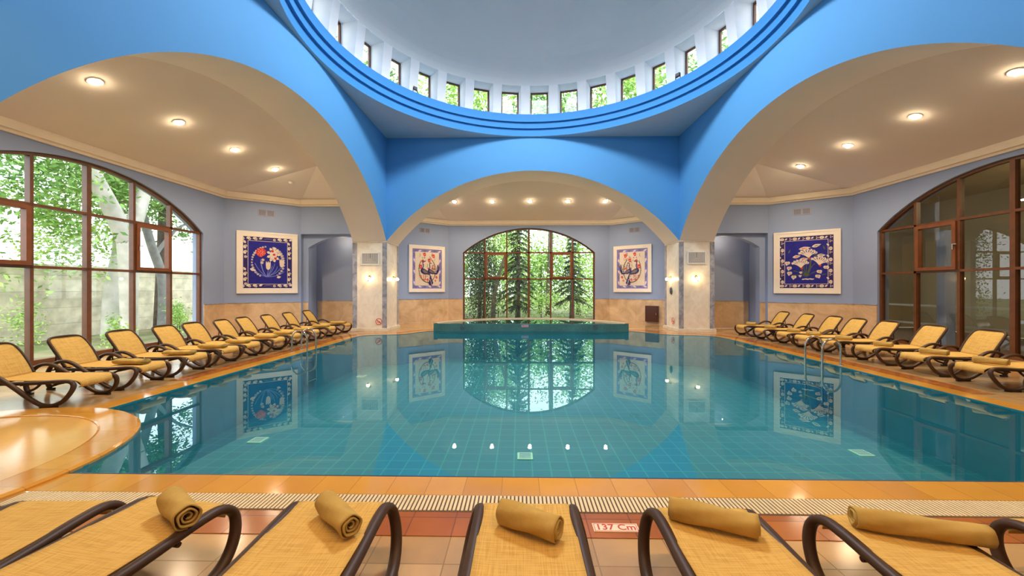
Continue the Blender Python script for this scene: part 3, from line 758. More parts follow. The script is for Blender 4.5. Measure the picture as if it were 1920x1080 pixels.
def blue_panel(loc, rz, label, kind):
    w, h, fw = .93, 1.09, .185
    r, mb = panel_base('tile_panel', loc, rz, w, h, label, fw)
    t = mb.build('tile_field', M['navy'], r)
    A = Art(AM); A.y = -.031
    x1, z1 = w - fw, h - fw; bw = .15
    ix, iz = x1 - bw, z1 - bw
    A.poly([(-ix - .014, -iz - .014), (ix + .014, -iz - .014), (ix + .014, iz + .014), (-ix - .014, iz + .014)], W_); A.layer()
    A.poly([(-ix, -iz), (ix, -iz), (ix, iz), (-ix, iz)], B_); A.layer()
    # border
    rnd = random.Random(3)
    def border(px, pz, rot, k):
        if kind == 0:
            A.leaf(px, pz, .13, .04, rot + .5, W_); A.flower(px - .09 * math.cos(rot), pz - .09 * math.sin(rot), .05, W_, G_, 5)
        else:
            if k % 3 == 0: A.ell(px, pz, .065, .05, rot, W_, 10); A.layer(); A.ell(px - .022, pz, .010, .010, 0, G_, 6); A.ell(px + .022, pz, .010, .010, 0, G_, 6); A.ell(px, pz + .022, .010, .010, 0, R_, 6); A.ell(px, pz - .022, .010, .010, 0, R_, 6); A.y += .0012
            elif k % 3 == 1: A.leaf(px - .04, pz - .03, .10, .028, rot + .8, W_)
            else:
                for q in range(3): A.ell(px + .03 * math.cos(q * 2.1), pz + .03 * math.sin(q * 2.1), .017, .017, 0, W_, 6)
                A.ell(px, pz, .013, .013, 0, R_, 6)
    nb = 8 if kind == 0 else 12
    for k in range(nb):
        if kind == 0 and k in (3, 4): 
            if k == 3: A.line(qb((-.12, iz + bw / 2), (0, iz + bw / 2 + .05), (.12, iz + bw / 2)), .007, P_b); A.line(qb((-.12, -iz - bw / 2), (0, -iz - bw / 2 + .05), (.12, -iz - bw / 2)), .007, P_b)
            continue
        f_ = -1 + 2 * (k + .5) / nb
        border(f_ * x1, iz + bw / 2, 0, k); border(f_ * x1, -iz - bw / 2, 0, k)
        border(-ix - bw / 2, f_ * iz, PI / 2, k); border(ix + bw / 2, f_ * iz, PI / 2, k)
    # centre
    if kind == 0:
        for a0, a1, rr, n_ in ((100, 172, .50, 9), (182, 240, .50, 7), (8, 72, .50, 8), (-55, 0, .50, 6)):
            for q in range(n_):
                a = math.radians(a0 + (a1 - a0) * q / (n_ - 1)); sz = .022 + .014 * math.sin(PI * (q + .5) / n_)
                A.flower(rr * math.cos(a) * .98, rr * 1.12 * math.sin(a) + .02, sz * 1.25, W_, G_, 5)
        for q in range(7):
            a = math.radians(20 + 8 * q); A.flower(.42 * math.cos(a) + .04, .5 * math.sin(a), .035, W_, G_, 5)
        bx, bz = -.05, -.50
        for ex, ez, cx_, cz_ in ((-.40, -.02, -.3, -.3), (-.22, .12, -.25, -.2), (.0, -.18, 0, -.35), (.2, -.02, .15, -.3), (.28, -.12, .25, -.35), (.44, -.05, .35, -.35), (-.45, -.25, -.3, -.42), (.5, -.3, .3, -.5), (-.2, -.05, -.18, -.3), (.12, -.1, .08, -.3)):
            A.line(qb((bx, bz), (cx_, cz_), (ex, ez)), .010, P_b)
        A.layer()
        for ex, ez, rr in ((0, -.10, 0), (.42, .0, 0)):                      # tulips
            for da in (-.22, 0, .22): A.leaf(ex, ez - .13, .30, .045, PI / 2 + da, W_)
            A.ell(ex, ez - .05, .07, .10, 0, W_)
        A.leaf(-.55, -.22, .20, .05, -.4, W_); A.leaf(.26, -.52, .14, .045, .2, W_)
        A.flower(-.16, .10, .05, W_, R_, 6); A.flower(-.19, .0, .05, W_, G_, 6)
        for k in range(11):                                                  # carnation
            a = math.radians(30 + 24 * k / 1.0 % 360); A.ell(-.21 + .11 * math.cos(a), .36 + .11 * math.sin(a), .055, .04, a, R_, 8)
        A.ell(-.21, .35, .14, .12, 0, R_)
        for k in range(9): A.leaf(.16 + .1 * math.cos(k * .7), .30 + .16 * math.sin(k * .7), .12, .05, k * .7, W_)
        A.ell(.16, .30, .12, .19, -.3, W_); A.layer()
        for k in range(16):
            a = k * 2.4; rr = .03 + .10 * (k / 16); A.ell(-.21 + rr * math.cos(a), .36 + rr * math.sin(a), .010, .016, a, W_, 6)
        for q in ((.13, .42), (.18, .30), (.22, .17)): A.ell(q[0], q[1], .045, .04, 0, R_, 9)
        for k in range(12): a = k * .53; A.ell(.16 + .12 * math.cos(a), .30 + .18 * math.sin(a), .009, .014, a, B_, 6)
    else:
        bx, bz = .02, -.50
        for ex, ez, cx_, cz_ in ((.05, .28, -.0, -.1), (-.2, -.1, -.1, -.3), (.25, -.05, .1, -.2), (-.35, -.3, -.2, -.3), (.3, -.32, .2, -.35), (-.4, -.45, -.2, -.42), (.1, .1, .2, -.2), (-.05, .05, -.1, -.1), (.16, .1, .12, -.1)):
            A.line(qb((bx, bz), (cx_, cz_), (ex, ez)), .011, G_)
        for q in ((-.5, .32, 1.2), (.52, .40, 1.9), (-.35, -.02, .5), (.3, .2, 2.4), (.42, -.45, .2), (-.1, .35, 2.0)): A.leaf(q[0], q[1], .16, .022, q[2], G_)
        A.layer()
        for x, z, L, a in ((-.20, .46, .34, .15), (.16, .52, .27, .3), (-.38, .18, .24, .2), (-.18, .10, .25, .05), (.30, .22, .24, .0)):
            A.leaf(x, z, L, .055, a, W_); A.layer(); A.leaf(x + .05, z + .01, L * .6, .014, a, R_ if x < 0 else G_); A.y += .0012
        for x, z, rr, sgn in ((.05, .24, .25, 1), (-.16, -.10, .23, 1), (.34, -.02, .24, -1)):    # curled sprays
            for k in range(7):
                a = math.radians(25 + 22 * k) if sgn > 0 else math.radians(155 - 22 * k - 20)
                ex, ez = x + rr * math.cos(a), z + rr * .75 * math.sin(a)
                A.line(qb((x + .03, z - .08), (x + rr * .4 * math.cos(a), z + rr * .5 * math.sin(a)), (ex, ez), 5), .019, W_); A.ell(ex, ez, .045, .040, 0, W_, 9)
                A.layer(); A.leaf(ex - .02, ez - .012, .05, .012, a, B_); A.y += .0012
            A.ell(x + .05, z - .11, .035, .035, 0, R_, 8)
        for x, z in ((-.52, -.02), (-.47, -.20), (-.46, -.38), (-.34, -.52), (.37, -.34), (.55, -.20), (.33, -.50), (-.14, -.36), (-.16, -.48)):
            s_ = .07 if x not in (-.14, -.16) else .04
            A.ell(x - s_ * .35, z + s_ * .1, s_ * .7, s_ * .8, .5, W_, 10); A.ell(x + s_ * .35, z + s_ * .1, s_ * .7, s_ * .8, -.5, W_, 10); A.leaf(x - s_ * .2, z + s_ * .2, s_ * 1.5, s_ * .55, -1.2 + x, W_); A.layer()
            for q in range(4): A.leaf(x + s_ * .1 * math.cos(q * 1.57 + x * 3), z + s_ * .1 * math.sin(q * 1.57 + x * 3), s_ * .55, s_ * .12, q * 1.57 + x * 3, G_ if q % 2 else R_)
            A.y += .0012
        for k in range(5): A.leaf(-.12 + .06 * k, -.60 + .01 * (k % 2), .12, .02, .1, W_)
    A.build(r)
    return r
def bird_panel(loc, rz, label, flip):
    w, h, fw = .915, 1.09, .165
    r, mb = panel_base('tile_panel', loc, rz, w, h, label, fw)
    mb.build('tile_field', M['tcream'], r)
    A = Art(AM); A.y = -.031; g = -1 if flip else 1
    x1, z1 = w - fw, h - fw; bw = .14
    for (a, b, c, d) in ((-x1, x1, z1 - bw, z1), (-x1, x1, -z1, -z1 + bw), (-x1, -x1 + bw, -z1 + bw, z1 - bw), (x1 - bw, x1, -z1 + bw, z1 - bw)):
        A.poly([(a, c), (b, c), (b, d), (a, d)], LV)
    A.layer(); rnd = random.Random(5)
    for k in range(6):                                                    # cloudy fret round the border
        f_ = -1 + 2 * (k + .5) / 6
        for sz in (1, -1):
            A.poly([(f_ * x1 - .10, sz * (z1 - bw + .01)), (f_ * x1 + .02, sz * (z1 - bw + .01)), (f_ * x1 + .10, sz * (z1 - .05)), (f_ * x1, sz * (z1 - .04))], W_ if k % 2 else GR)
            A.poly([(sz * (x1 - bw + .01), f_ * z1 * .85 - .12), (sz * (x1 - .05), f_ * z1 * .85), (sz * (x1 - .06), f_ * z1 * .85 + .08), (sz * (x1 - bw + .01), f_ * z1 * .85 + .05)], GR if k % 2 else W_)
            for q in range(4): A.line([(f_ * x1 - .1 + .05 * q, sz * (z1 - .03)), (f_ * x1 - .08 + .05 * q, sz * (z1 - .07))], .006, GR)
    A.layer()
    def X(x): return g * x
    # wreath
    for k in range(34):
        a = 2 * PI * k / 34
        if 50 < math.degrees(a) < 130: continue
        x, z = .44 * math.cos(a), -.05 + .60 * math.sin(a)
        A.leaf(X(x), z, .15, .022, (a + 1.9) if not flip else PI - (a + 1.9), G_ if k % 3 else GR)
    for k in range(14):
        x, z = rnd.uniform(-.4, .4), rnd.uniform(-.1, .65); A.line(qb((X(x), z), (X(x + .06), z + .07), (X(x + .02), z + .15), 4), .008, G_)
    A.layer()
    for x, z, s_ in ((-.14, .66, .10), (.32, .60, .10), (.10, .38, .10), (-.22, .34, .09), (-.34, .08, .11), (-.33, -.36, .06), (.48, -.40, .07), (.02, -.52, .07), (.28, -.0, .07), (.05, .02, .05), (.48, -.12, .03), (.42, -.56, .05)):
        A.ell(X(x), z, s_ * .66, s_ * .78, .3, R_, 12)
        for q in (-.7, 0, .7): A.leaf(X(x), z, s_ * 1.25, s_ * .28, PI / 2 + q + (.6 if s_ < .1 else .2), R_)
        A.layer(); A.ell(X(x), z, s_ * .2, s_ * .25, 0, W_, 7); A.y += .0012
    A.layer()
    # the two birds
    def bird(x, z, s_, fl, up):
        k = g * fl
        P = lambda a, b: (X(x) + k * a * s_, z + b * s_)
        A.line(qb(P(-.22, .10), P(-.02, .25), P(-.12, .45), 8), .032 * s_, NV)
        A.line(qb(P(-.12, .45), P(-.16, .62), P(.0, .62), 6), .022 * s_, NV); A.ell(*P(.02, .60), .04 * s_, .035 * s_, 0, NV, 8)
        A.poly([P(-.28, .04), P(-.24, .13), P(-.14, .17), P(0, .13), P(.16, .03), P(.3, -.11), P(.42, -.26), P(.2, -.22), P(.06, -.22), P(-.08, -.2), P(-.2, -.13), P(-.27, -.04)], NV)
        A.layer(); A.poly([P(-.16, .06), P(0, .08), P(.2, -.06), P(.28, -.16), P(.02, -.13), P(-.12, -.06)], GR); A.y += .0012
        if up: pts = [P(.3, -.18), P(.45, -.10), P(.46, .15), P(.52, .45), P(.62, .55), P(.68, .30), P(.66, 0), P(.5, -.26)]
        else: pts = [P(.32, -.12), P(.42, -.3), P(.50, -.5), P(.60, -.75), P(.5, -.92), P(.32, -.9), P(.26, -.75), P(.36, -.5), P(.36, -.3)]
        A.poly(pts, NV)
        A.layer()
        cx_ = sum(p[0] for p in pts) / len(pts); cz_ = sum(p[1] for p in pts) / len(pts)
        for q in range(7):
            t = q / 6; A.ell(cx_ + (pts[4][0] - cx_) * t * .8, cz_ + (pts[4][1] - cz_) * t * .8, .045 * s_, .02 * s_, q, GR if q % 2 else W_, 6)
        A.y += .0012
        if not up:
            for dx in (-.06, .06): A.line([P(dx, -.2), P(dx - .02, -.55)], .014 * s_, R_); A.line([P(dx - .08, -.55), P(dx + .06, -.56)], .016 * s_, R_)
    A.layer()
    for k in range(40):
        a = rnd.uniform(0, 2 * PI); rr = rnd.uniform(.55, 1.0); x, z = .46 * rr * math.cos(a), -.02 + .60 * rr * math.sin(a)
        A.leaf(X(x), z, rnd.uniform(.06, .12), .014, rnd.uniform(0, 2 * PI), (G_, GR, R_)[k % 3])
    A.layer()
    bird(-.14, -.10, .74, 1, False); bird(.19, -.10, .62, 1, True)
    A.layer()
    A.build(r); return r
at, rz, L = diag('left', 1)
blue_panel(at(1.27, 2.50, .002), rz, 'white-framed blue tile panel with tulips and a red carnation, left alcove', 0)
at, rz, L = diag('right', -1)
blue_panel(at(1.24, 2.50, .002), rz, 'white-framed dark blue tile panel with white curled sprays, right alcove', 1)
at, rz, L = diag('back', -1)
bird_panel(at(1.14, 2.50, .002), rz, 'white-framed cream tile panel of two birds, left of the far window', False)
at, rz, L = diag('back', 1)
bird_panel(at(1.14, 2.50, .002), rz, 'white-framed cream tile panel of two birds, right of the far window', True)
# air grilles high on the diagonal walls
def make_air():
    r = empty('air_grille'); mb = MB(); mb.box(-.27, .27, -.012, 0, -.12, .12); mb.build('frame', M['ventg'], r)
    mb = MB()
    for s in (-1, 1):
        for k in range(8): mb.box(s * .125 - .095 + k * .025, s * .125 - .085 + k * .025, -.016, -.011, -.09, .09)
    mb.build('slots', mat('slot_dark', (.10, .10, .13), .7), r); return r
ag0 = make_air()
for i, (sd, s, t, z, lab) in enumerate((('left', 1, 1.22, 4.28, 'grey two-part air grille above the tulip panel'), ('back', -1, 1.25, 4.30, 'small grey air grille above the bird panel left of the far window'),
                                  ('back', 1, 1.25, 4.30, 'small grey air grille above the bird panel right of the far window'), ('right', -1, 1.35, 4.28, 'grey two-part air grille above the curled-spray panel'))):
    at, rz, L = diag(sd, s); g = ag0 if i == 0 else copy_tree(ag0); g.location = at(t, z, .001); g.rotation_euler = (0, 0, rz); tag(g, lab, 'air vent', 'air grilles high on the walls')
# brown cabinet-like box by the right pier
at, rz, L = diag('back', 1)
bx = empty('wall_box', at(2.10, .44, .03), rz, label='dark brown square box on the wainscot beside the right marble pier', cat='wall box')
mb = MB(); mb.box(-.29, .29, -.12, 0, -.36, .36); mb.build('body', M['box'], bx)
mb = MB(); mb.box(-.26, .26, -.132, -.12, -.33, .33); d = mb.build('door', M['box'], bx)
mb = MB(); mb.box(.20, .22, -.145, -.13, -.04, .04); mb.build('handle', M['brass'], d)
# smoke detector
T = TF['left']; sd = empty('smoke_detector', (-8.465, 13.5, 5.28), 0, label='small round smoke detector on the left alcove ceiling', cat='smoke detector')
mb = MB(); mb.lathe([(.001, -.05), (.05, -.048), (.065, -.03), (.07, .01)], 20); mb.build('body', M['whitep'], sd, smooth=True)
mb = MB(); mb.lathe([(.07, .01), (.085, .0), (.085, .03)], 20); mb.build('base', M['whitep'], sd)
# floodlights on the dome ledge
def flood(ang, label):
    p = cyl(5.22, ang, ZC + .74); r = empty('floodlight', p, -ang, label=label, cat='floodlight', group=None)
    mb = MB(); mb.box(-.07, .07, -.03, .03, .10, .20); mb.build('housing', M['black'], r)
    mb = MB(); mb.box(-.06, .06, -.036, -.03, .11, .19); mb.build('lens', M['dgrey'], r)
    mb = MB(); mb.box(-.085, -.072, -.01, .01, 0, .17); mb.box(.072, .085, -.01, .01, 0, .17); mb.box(-.085, .085, -.02, .02, 0, .012); mb.build('bracket', M['dark_brown'], r)
flood(math.radians(-47), 'small black floodlight on the dome ledge, left of the middle'); flood(math.radians(56), 'small black floodlight on the dome ledge, right of the middle')

# ------------------------------------------------------------------ sun loungers
def make_lounger():
    r = empty('sun_lounger')      # local: foot tip at x=0, head towards +x, y across
    for s in (-1, 1):
        path = [(1.22, s * .27, .315), (.9, s * .27, .305), (.5, s * .268, .315), (.18, s * .262, .335), (.05, s * .265, .325), (-.005, s * .285, .27), (.02, s * .315, .17), (.10, s * .335, .075), (.22, s * .345, .032), (.36, s * .345, .045),
                (.50, s * .345, .12), (.66, s * .345, .235), (.82, s * .345, .345), (.96, s * .345, .425), (1.08, s * .345, .452), (1.20, s * .345, .43), (1.30, s * .343, .35), (1.36, s * .335, .23), (1.37, s * .325, .12), (1.33, s * .32, .03)]
        mb = MB(); mb.tube(smooth_path(path, 5), .033, 12, r2=.026, up=(0, 1, 0)); side = mb.build('side_frame', M['dark_brown'], r, smooth=True)
        mb = MB(); mb.box(.15, .36, s * .345 - .022, s * .345 + .022, 0, .02); mb.build('foot_pad', M['black'], side)
        mb = MB(); mb.box(1.27, 1.37, s * .32 - .022, s * .32 + .022, 0, .03); mb.build('foot_pad', M['black'], side)
        mb = MB(); mb.tube(smooth_path([(1.33, s * .32, .05), (1.2, s * .30, .10), (1.08, s * .285, .2), (1.0, s * .27, .30)], 5), .018, 8, up=(0, 1, 0)); mb.build('rear_leg', M['dark_brown'], r, smooth=True)
        mb = MB(); mb.box(1.10, 1.26, s * .30 - .012, s * .30 + .012, .20, .33); mb.build('bracket', M['dark_brown'], r)
    for x in (.30, .72, 1.16):
        mb = MB(); mb.tube([(x, -.27, .285), (x, .27, .285)], .014, 8); mb.build('cross_bar', M['dark_brown'], r)
    # seat cloth
    ss = [(-.002, .245), (-.018, .262), (-.022, .285), (-.012, .31), (.012, .333), (.05, .347), (.1, .352)] + [(.1 + 1.08 * i / 14, .352 - .010 * math.sin(PI * i / 14)) for i in range(1, 15)]
    vs = []; ny = 12
    for x, z in ss:
        hwid = .252 - .03 * max(0, 1 - max(0, x + .02) / .09) ** 2 * 1.4 + .006 * min(1, x)
        for j in range(ny + 1):
            t = -1 + 2 * j / ny; vs.append((x, t * hwid, z - .010 * (1 - t * t) * (1 if x > .05 else .3)))
    fs = [(i * (ny + 1) + j, i * (ny + 1) + j + 1, (i + 1) * (ny + 1) + j + 1, (i + 1) * (ny + 1) + j) for i in range(len(ss) - 1) for j in range(ny)]
    o = mesh('seat', vs, fs, M['sling'], r, smooth=True)
    md = o.modifiers.new('thick', 'SOLIDIFY'); md.thickness = .006; md.offset = 0
    # backrest: rounded frame and cloth
    ax, az = 1.17, .335; bx_, bz_ = 1.50, .80
    d = Vector((bx_ - ax, 0, bz_ - az)); Ld = d.length; d.normalize(); nn = Vector((-d.z, 0, d.x))
    def P(t, y, o_=0): return Vector((ax, 0, az)) + d * t + Vector((0, y, 0)) + nn * (o_ + .02 * math.sin(PI * t / Ld))
    fr = [P(0, -.255), P(.2, -.262), P(Ld - .16, -.258), P(Ld - .06, -.238), P(Ld - .012, -.17), P(Ld, 0), P(Ld - .012, .17), P(Ld - .06, .238), P(Ld - .16, .258), P(.2, .262), P(0, .255)]
    mb = MB(); mb.tube(smooth_path(fr, 5), .020, 8, r2=.024); bf = mb.build('back_frame', M['dark_brown'], r, smooth=True)
    vs = []; nt_ = 14
    for i in range(nt_ + 1):
        t = (Ld - .02) * i / nt_; e = max(0, (t - (Ld - .14)) / .13)
        hwid = .244 - .07 * min(1, e) ** 2.2
        for j in range(ny + 1):
            q = -1 + 2 * j / ny; vs.append(P(t, q * hwid, .012 * (q * q - 1) * -1 * -1 + .006))
    fs = [(i * (ny + 1) + j, i * (ny + 1) + j + 1, (i + 1) * (ny + 1) + j + 1, (i + 1) * (ny + 1) + j) for i in range(nt_) for j in range(ny)]
    o = mesh('backrest', vs, fs, M['sling'], r, smooth=True); md = o.modifiers.new('thick', 'SOLIDIFY'); md.thickness = .006; md.offset = 0
    mb = MB(); mb.tube([P(Ld * .45, -.25, -.02), (1.34, -.25, .30)], .010, 8); mb.tube([P(Ld * .45, .25, -.02), (1.34, .25, .30)], .010, 8); mb.tube([(1.34, -.30, .30), (1.34, .30, .30)], .012, 8)
    mb.build('back_support', M['dark_brown'], r)
    return r
L0 = make_lounger(); used = [False]
def place_lounger(x, y, rz, label, group):
    o = copy_tree(L0) if used[0] else L0; used[0] = True
    o.location = (x, y, 0); o.rotation_euler = (0, 0, rz); tag(o, label, 'sun lounger', group); return o
# towels
def spiral_towel(Lh, R=.062, turns=3.2, wob=1, seed=0, flat=1.0):
    rnd = random.Random(seed); n = 84; nx = 16; mb = MB(); th = .0085
    rows = []
    ph = -.9 * PI + rnd.uniform(-.5, .3)
    for j in range(nx + 1):
        x = -Lh + 2 * Lh * j / nx; row = []
        swell = 1 + .05 * math.sin(3.1 * x / Lh + ph) * wob
        for side_ in (0, 1):
            for i in range(n + 1):
                t = i / n; a = 2 * PI * turns * t + ph; rr = (.012 + (R - .012) * t) * swell - side_ * th
                rr += .003 * math.sin(5 * a + x * 22 + ph) * t
                ex = .008 * math.sin(7 * t + ph) * (1 if abs(j - nx / 2) == nx / 2 else 0)
                row.append((x + ex * (1 if x > 0 else -1), rr * math.cos(a), max(-R * .96, rr * math.sin(a)) * flat))
        rows.append(row)
    m = len(rows[0]); vs = [p for r_ in rows for p in r_]; fs = []
    for j in range(nx):
        for i in range(m - 1):
            if i == n: continue
            fs.append((j * m + i, j * m + i + 1, (j + 1) * m + i + 1, (j + 1) * m + i))
        fs.append((j * m + n, j * m + m - 1, (j + 1) * m + m - 1, (j + 1) * m + n)); 
    for j in (0, nx):
        for i in range(n): fs.append((j * m + i, j * m + i + 1, j * m + n + 1 + i + 1, j * m + n + 1 + i))
    mb.add(vs, fs); return mb
towel_used = {}
def rolled(loc, rz, Lh, label, group, R=.062, seed=0, tilt=0, flat=1.0):
    key = (Lh, R, seed)
    if key not in towel_used:
        r = spiral_towel(Lh, R, 3.2, 1, seed, flat).build('rolled_towel', M['towel'], smooth=True); towel_used[key] = r
        o = r
    else: o = towel_used[key].copy(); C.objects.link(o)
    o.location = loc; o.rotation_euler = (0, tilt, rz); tag(o, label, 'towel', group); return o
def folded_mesh(seed):
    rnd = random.Random(seed); mb = MB(); nx, na = 14, 22; vs = []; ph = rnd.uniform(0, 6)
    for j in range(nx + 1):
        x = -.25 + .5 * j / nx
        for i in range(na):
            a = 2 * PI * i / na; c, s_ = math.cos(a), math.sin(a)
            y = .085 * math.copysign(abs(c) ** .7, c); z = .040 * math.copysign(abs(s_) ** .7, s_) + .004 * math.sin(3 * x * 9 + ph) * (s_ > 0)
            y += .008 * math.sin(x * 12 + ph); vs.append((x + .010 * math.cos(3 * a + ph) * (1 if j in (0, nx) else 0), y, z))
    fs = [(j * na + i, j * na + (i + 1) % na, (j + 1) * na + (i + 1) % na, (j + 1) * na + i) for j in range(nx) for i in range(na)]
    fs += [tuple(reversed(range(na))), tuple(nx * na + i for i in range(na))]
    mb.add(vs, fs); return mb

GL, GRt, GF = 'sun loungers in the left row', 'sun loungers in the right row', 'sun loungers in the near row'
left_y = [13.62, 12.46, 11.42, 10.47, 9.66, 8.76, 8.07, 7.21, 6.32, 5.42]
fold = [folded_mesh(s).build('folded_towel', M['towel'], smooth=True) for s in (1, 2)]
fu = [False, False]
rnd = random.Random(11)
for i, y in enumerate(left_y):
    who = '%s from the far pier' % ord_[i] if i else 'closest to the far pier'
    x = -6.51 + rnd.uniform(-.03, .03); a = PI + rnd.uniform(-.03, .03)
    place_lounger(x, y, a, 'brown-framed yellow mesh sun lounger in the left row, ' + who, GL)
    if i == 9: continue
    k = i % 2; t = fold[k] if not fu[k] else fold[k].copy()
    if fu[k]: C.objects.link(t)
    fu[k] = True
    t.location = (x - .33, y + rnd.uniform(-.06, .02), .352 + .040); t.rotation_euler = (0, 0, rnd.uniform(-.12, .12))
    tag(t, 'folded tan towel on the left-row lounger ' + who, 'towel', 'folded towels on the left row')
right_y = [13.20, 12.12, 11.12, 10.32, 9.52, 8.50, 7.49, 6.50, 5.52]
for i, y in enumerate(right_y):
    who = '%s from the far pier' % ord_[i] if i else 'closest to the far pier'
    x = 6.93 + rnd.uniform(-.03, .03); place_lounger(x, y, rnd.uniform(-.03, .03), 'brown-framed yellow mesh sun lounger in the right row, ' + who, GRt)
    rolled((x + .36, y + rnd.uniform(-.05, .05), .352 + .058), -1.0 + rnd.uniform(-.15, .15), .15 if i < 6 else .19, 'small rolled tan towel on the right-row lounger ' + who, 'rolled towels on the right row', R=.058, seed=i % 2)
front = [(-3.62, 2.24, 0, 'at the far left end'), (-2.66, 2.26, 0, 'cut off by the left margin'), (-2.43 + .0, 2.30, 0, '')]
fr = [(-4.16, 2.28, 0, 'leftmost of all'), (-3.13, 2.28, -.03, 'leftmost, without a towel'), (-2.42, 2.30, .16, 'turned slightly left, with the fattest towel roll'),
      (-1.50, 2.30, .0, 'just left of the middle one'), (-.42, 2.30, 0, 'the middle one'), (.57, 2.27, .0, 'just right of the 137 Cm floor plate'), (1.47, 2.22, .0, 'with the long half-open towel roll'), (2.47, 2.20, 0, 'rightmost, without a towel')]
fr = [f for f in fr if f[0] != -4.16]
for x, y, rot, who in fr:
    place_lounger(x, y, -PI / 2 + rot * -1, 'brown-framed yellow sun lounger in the near row, ' + who, GF)
zt = .348
rolled((-2.30, 2.075, zt + .066), -.62, .155, 'fat rolled tan towel on the near lounger turned slightly left', 'rolled towels on the near loungers', R=.070, seed=5)
rolled((-1.42, 2.045, zt + .062), -.75, .165, 'rolled tan towel on the near lounger left of the middle one', 'rolled towels on the near loungers', R=.064, seed=3)
rolled((-.41, 2.01, zt + .062), -.50, .165, 'rolled tan towel on the middle near lounger', 'rolled towels on the near loungers', R=.066, seed=8)
rolled((.55, 2.06, zt + .058), -.42, .205, 'rolled tan towel on the near lounger beside the 137 Cm plate', 'rolled towels on the near loungers', R=.060, seed=4)
rolled((1.55, 2.0, zt + .054), -.30, .27, 'long rolled tan towel on the right near lounger', 'rolled towels on the near loungers', R=.055, seed=9)

# ------------------------------------------------------------------ pool ladders
def ladder(x, y0, y1, s, label):
    r = empty('pool_ladder', (x, (y0 + y1) / 2, 0), 0, label=label, cat='pool ladder', group='steel pool ladders'); h = abs(y1 - y0) / 2
    for yy in (-h, h):
        pts = [(s * .17, yy, 0), (s * .17, yy, .30), (s * .15, yy, .42), (s * .07, yy, .51), (-s * .03, yy, .53), (-s * .13, yy, .49), (-s * .19, yy, .40), (-s * .21, yy, .28), (-s * .21, yy, -.2), (-s * .21, yy, -.85)]
        mb = MB(); mb.tube(smooth_path(pts, 5), .021, 10); mb.build('handrail', M['steel'], r, smooth=True)
        mb = MB(); mb.lathe([(.021, .02), (.05, .012), (.055, 0)], 18, c=(s * .17, yy, 0)); mb.build('floor_flange', M['steel'], r)
    for z in (-.25, -.5, -.75):
        mb = MB(); mb.box(-s * .21 - .04, -s * .21 + .04, -h, h, z, z + .02); mb.build('step', M['steel'], r)
ladder(-5.97, 9.62, 10.05, -1, 'polished steel pool ladder on the left pool edge')
ladder(6.05, 8.22, 8.70, 1, 'polished steel pool ladder on the right pool edge')

# ------------------------------------------------------------------ outdoors
_p, _t = poly_fill([[(-60, -30), (60, -30), (60, 80), (-60, 80)], [(-10.8, -2.4), (10.8, -2.4), (10.8, 19.3), (-10.8, 19.3)]])
S(mesh('ground', [(p[0], p[1], -.25) for p in _p], _t, M['grass']), 'garden ground outside', 'ground')
bpy.data.objects['ground'].data.update()
def leaves(name, blobs, n, size, m, parent, seed, droop=0, flatn=False, hole=.0):
    rnd = random.Random(seed); vs = []; fs = []
    tot = sum(b[3] * b[4] * b[5] for b in blobs)
    for b in blobs:
        cx, cy, cz, rx, ry, rz_ = b; k = int(n * b[3] * b[4] * b[5] / tot)
        cl_ = [(rnd.gauss(0, .5), rnd.gauss(0, .5), rnd.gauss(0, .5)) for _ in range(max(4, k // 24))]
        for _ in range(k):
            c = rnd.choice(cl_); g = .20
            x, y, z = c[0] + rnd.gauss(0, g), c[1] + rnd.gauss(0, g), c[2] + rnd.gauss(0, g)
            p = Vector((cx + rx * x, cy + ry * y, cz + rz_ * z))
            if p.z < -.2: continue
            a = Vector((rnd.gauss(0, 1), rnd.gauss(0, 1), rnd.gauss(0, .6) - droop)).normalized(); bb = a.cross(Vector((rnd.gauss(0, 1), rnd.gauss(0, 1), rnd.gauss(0, 1)))).normalized()
            s_ = size * rnd.uniform(.6, 1.3); q = len(vs); w = .42
            vs += [p - a * s_ * .5, p + bb * s_ * w * .5, p + a * s_ * .5, p - bb * s_ * w * .5]; fs.append((q, q + 1, q + 2, q + 3))
    return mesh(name, vs, fs, m, parent)
def trunk(paths, m, parent, name='trunk'):
    mb = MB()
    for pts, r0, r1 in paths:
        sp = smooth_path(pts, 6); k = len(sp); mb.tube(sp, [r0 + (r1 - r0) * i / (k - 1) for i in range(k)], 14)
    return mb.build(name, m, parent, smooth=True)
def conifer(x, y, h, r, label, seed, base=.6, dens=150, sp=.34):
    rt = empty('conifer_tree', (x, y, -.25), 0, label=label, cat='tree', group='conifers outside the far window')
    trunk([([(0, 0, 0), (.05, 0, h * .5), (0, 0, h)], .16, .03)], M['darkbark'], rt)
    rnd = random.Random(seed); vs = []; fs = []
    z = base
    while z < h:
        R = r * (1 - z / h) ** .8 * rnd.uniform(.75, 1.1); nb = 9
        for b in range(nb):
            a = rnd.uniform(0, 2 * PI); L = R * rnd.uniform(.6, 1.1); dirv = Vector((math.cos(a), math.sin(a), 0))
            nst = max(4, int(L / .07))
            for q in range(nst):
                t = q / nst; c = dirv * (L * t) + Vector((0, 0, z - .45 * L * t * t - .05))
                for e in range(3):
                    dv = 1.25 * (dirv * rnd.uniform(.2, 1) + Vector((-dirv.y, dirv.x, 0)) * rnd.uniform(-1, 1) + Vector((0, 0, rnd.uniform(-1.1, 0)))).normalized() * rnd.uniform(.10, .24)
                    pv = dv.cross(Vector((rnd.gauss(0, 1), rnd.gauss(0, 1), rnd.gauss(0, 1)))).normalized() * .034
                    k = len(vs); vs += [c - pv, c + pv, c + dv]; fs.append((k, k + 1, k + 2))
        z += sp * rnd.uniform(.7, 1.2) * .8
    mesh('foliage', vs, fs, M['needle'], rt); return rt
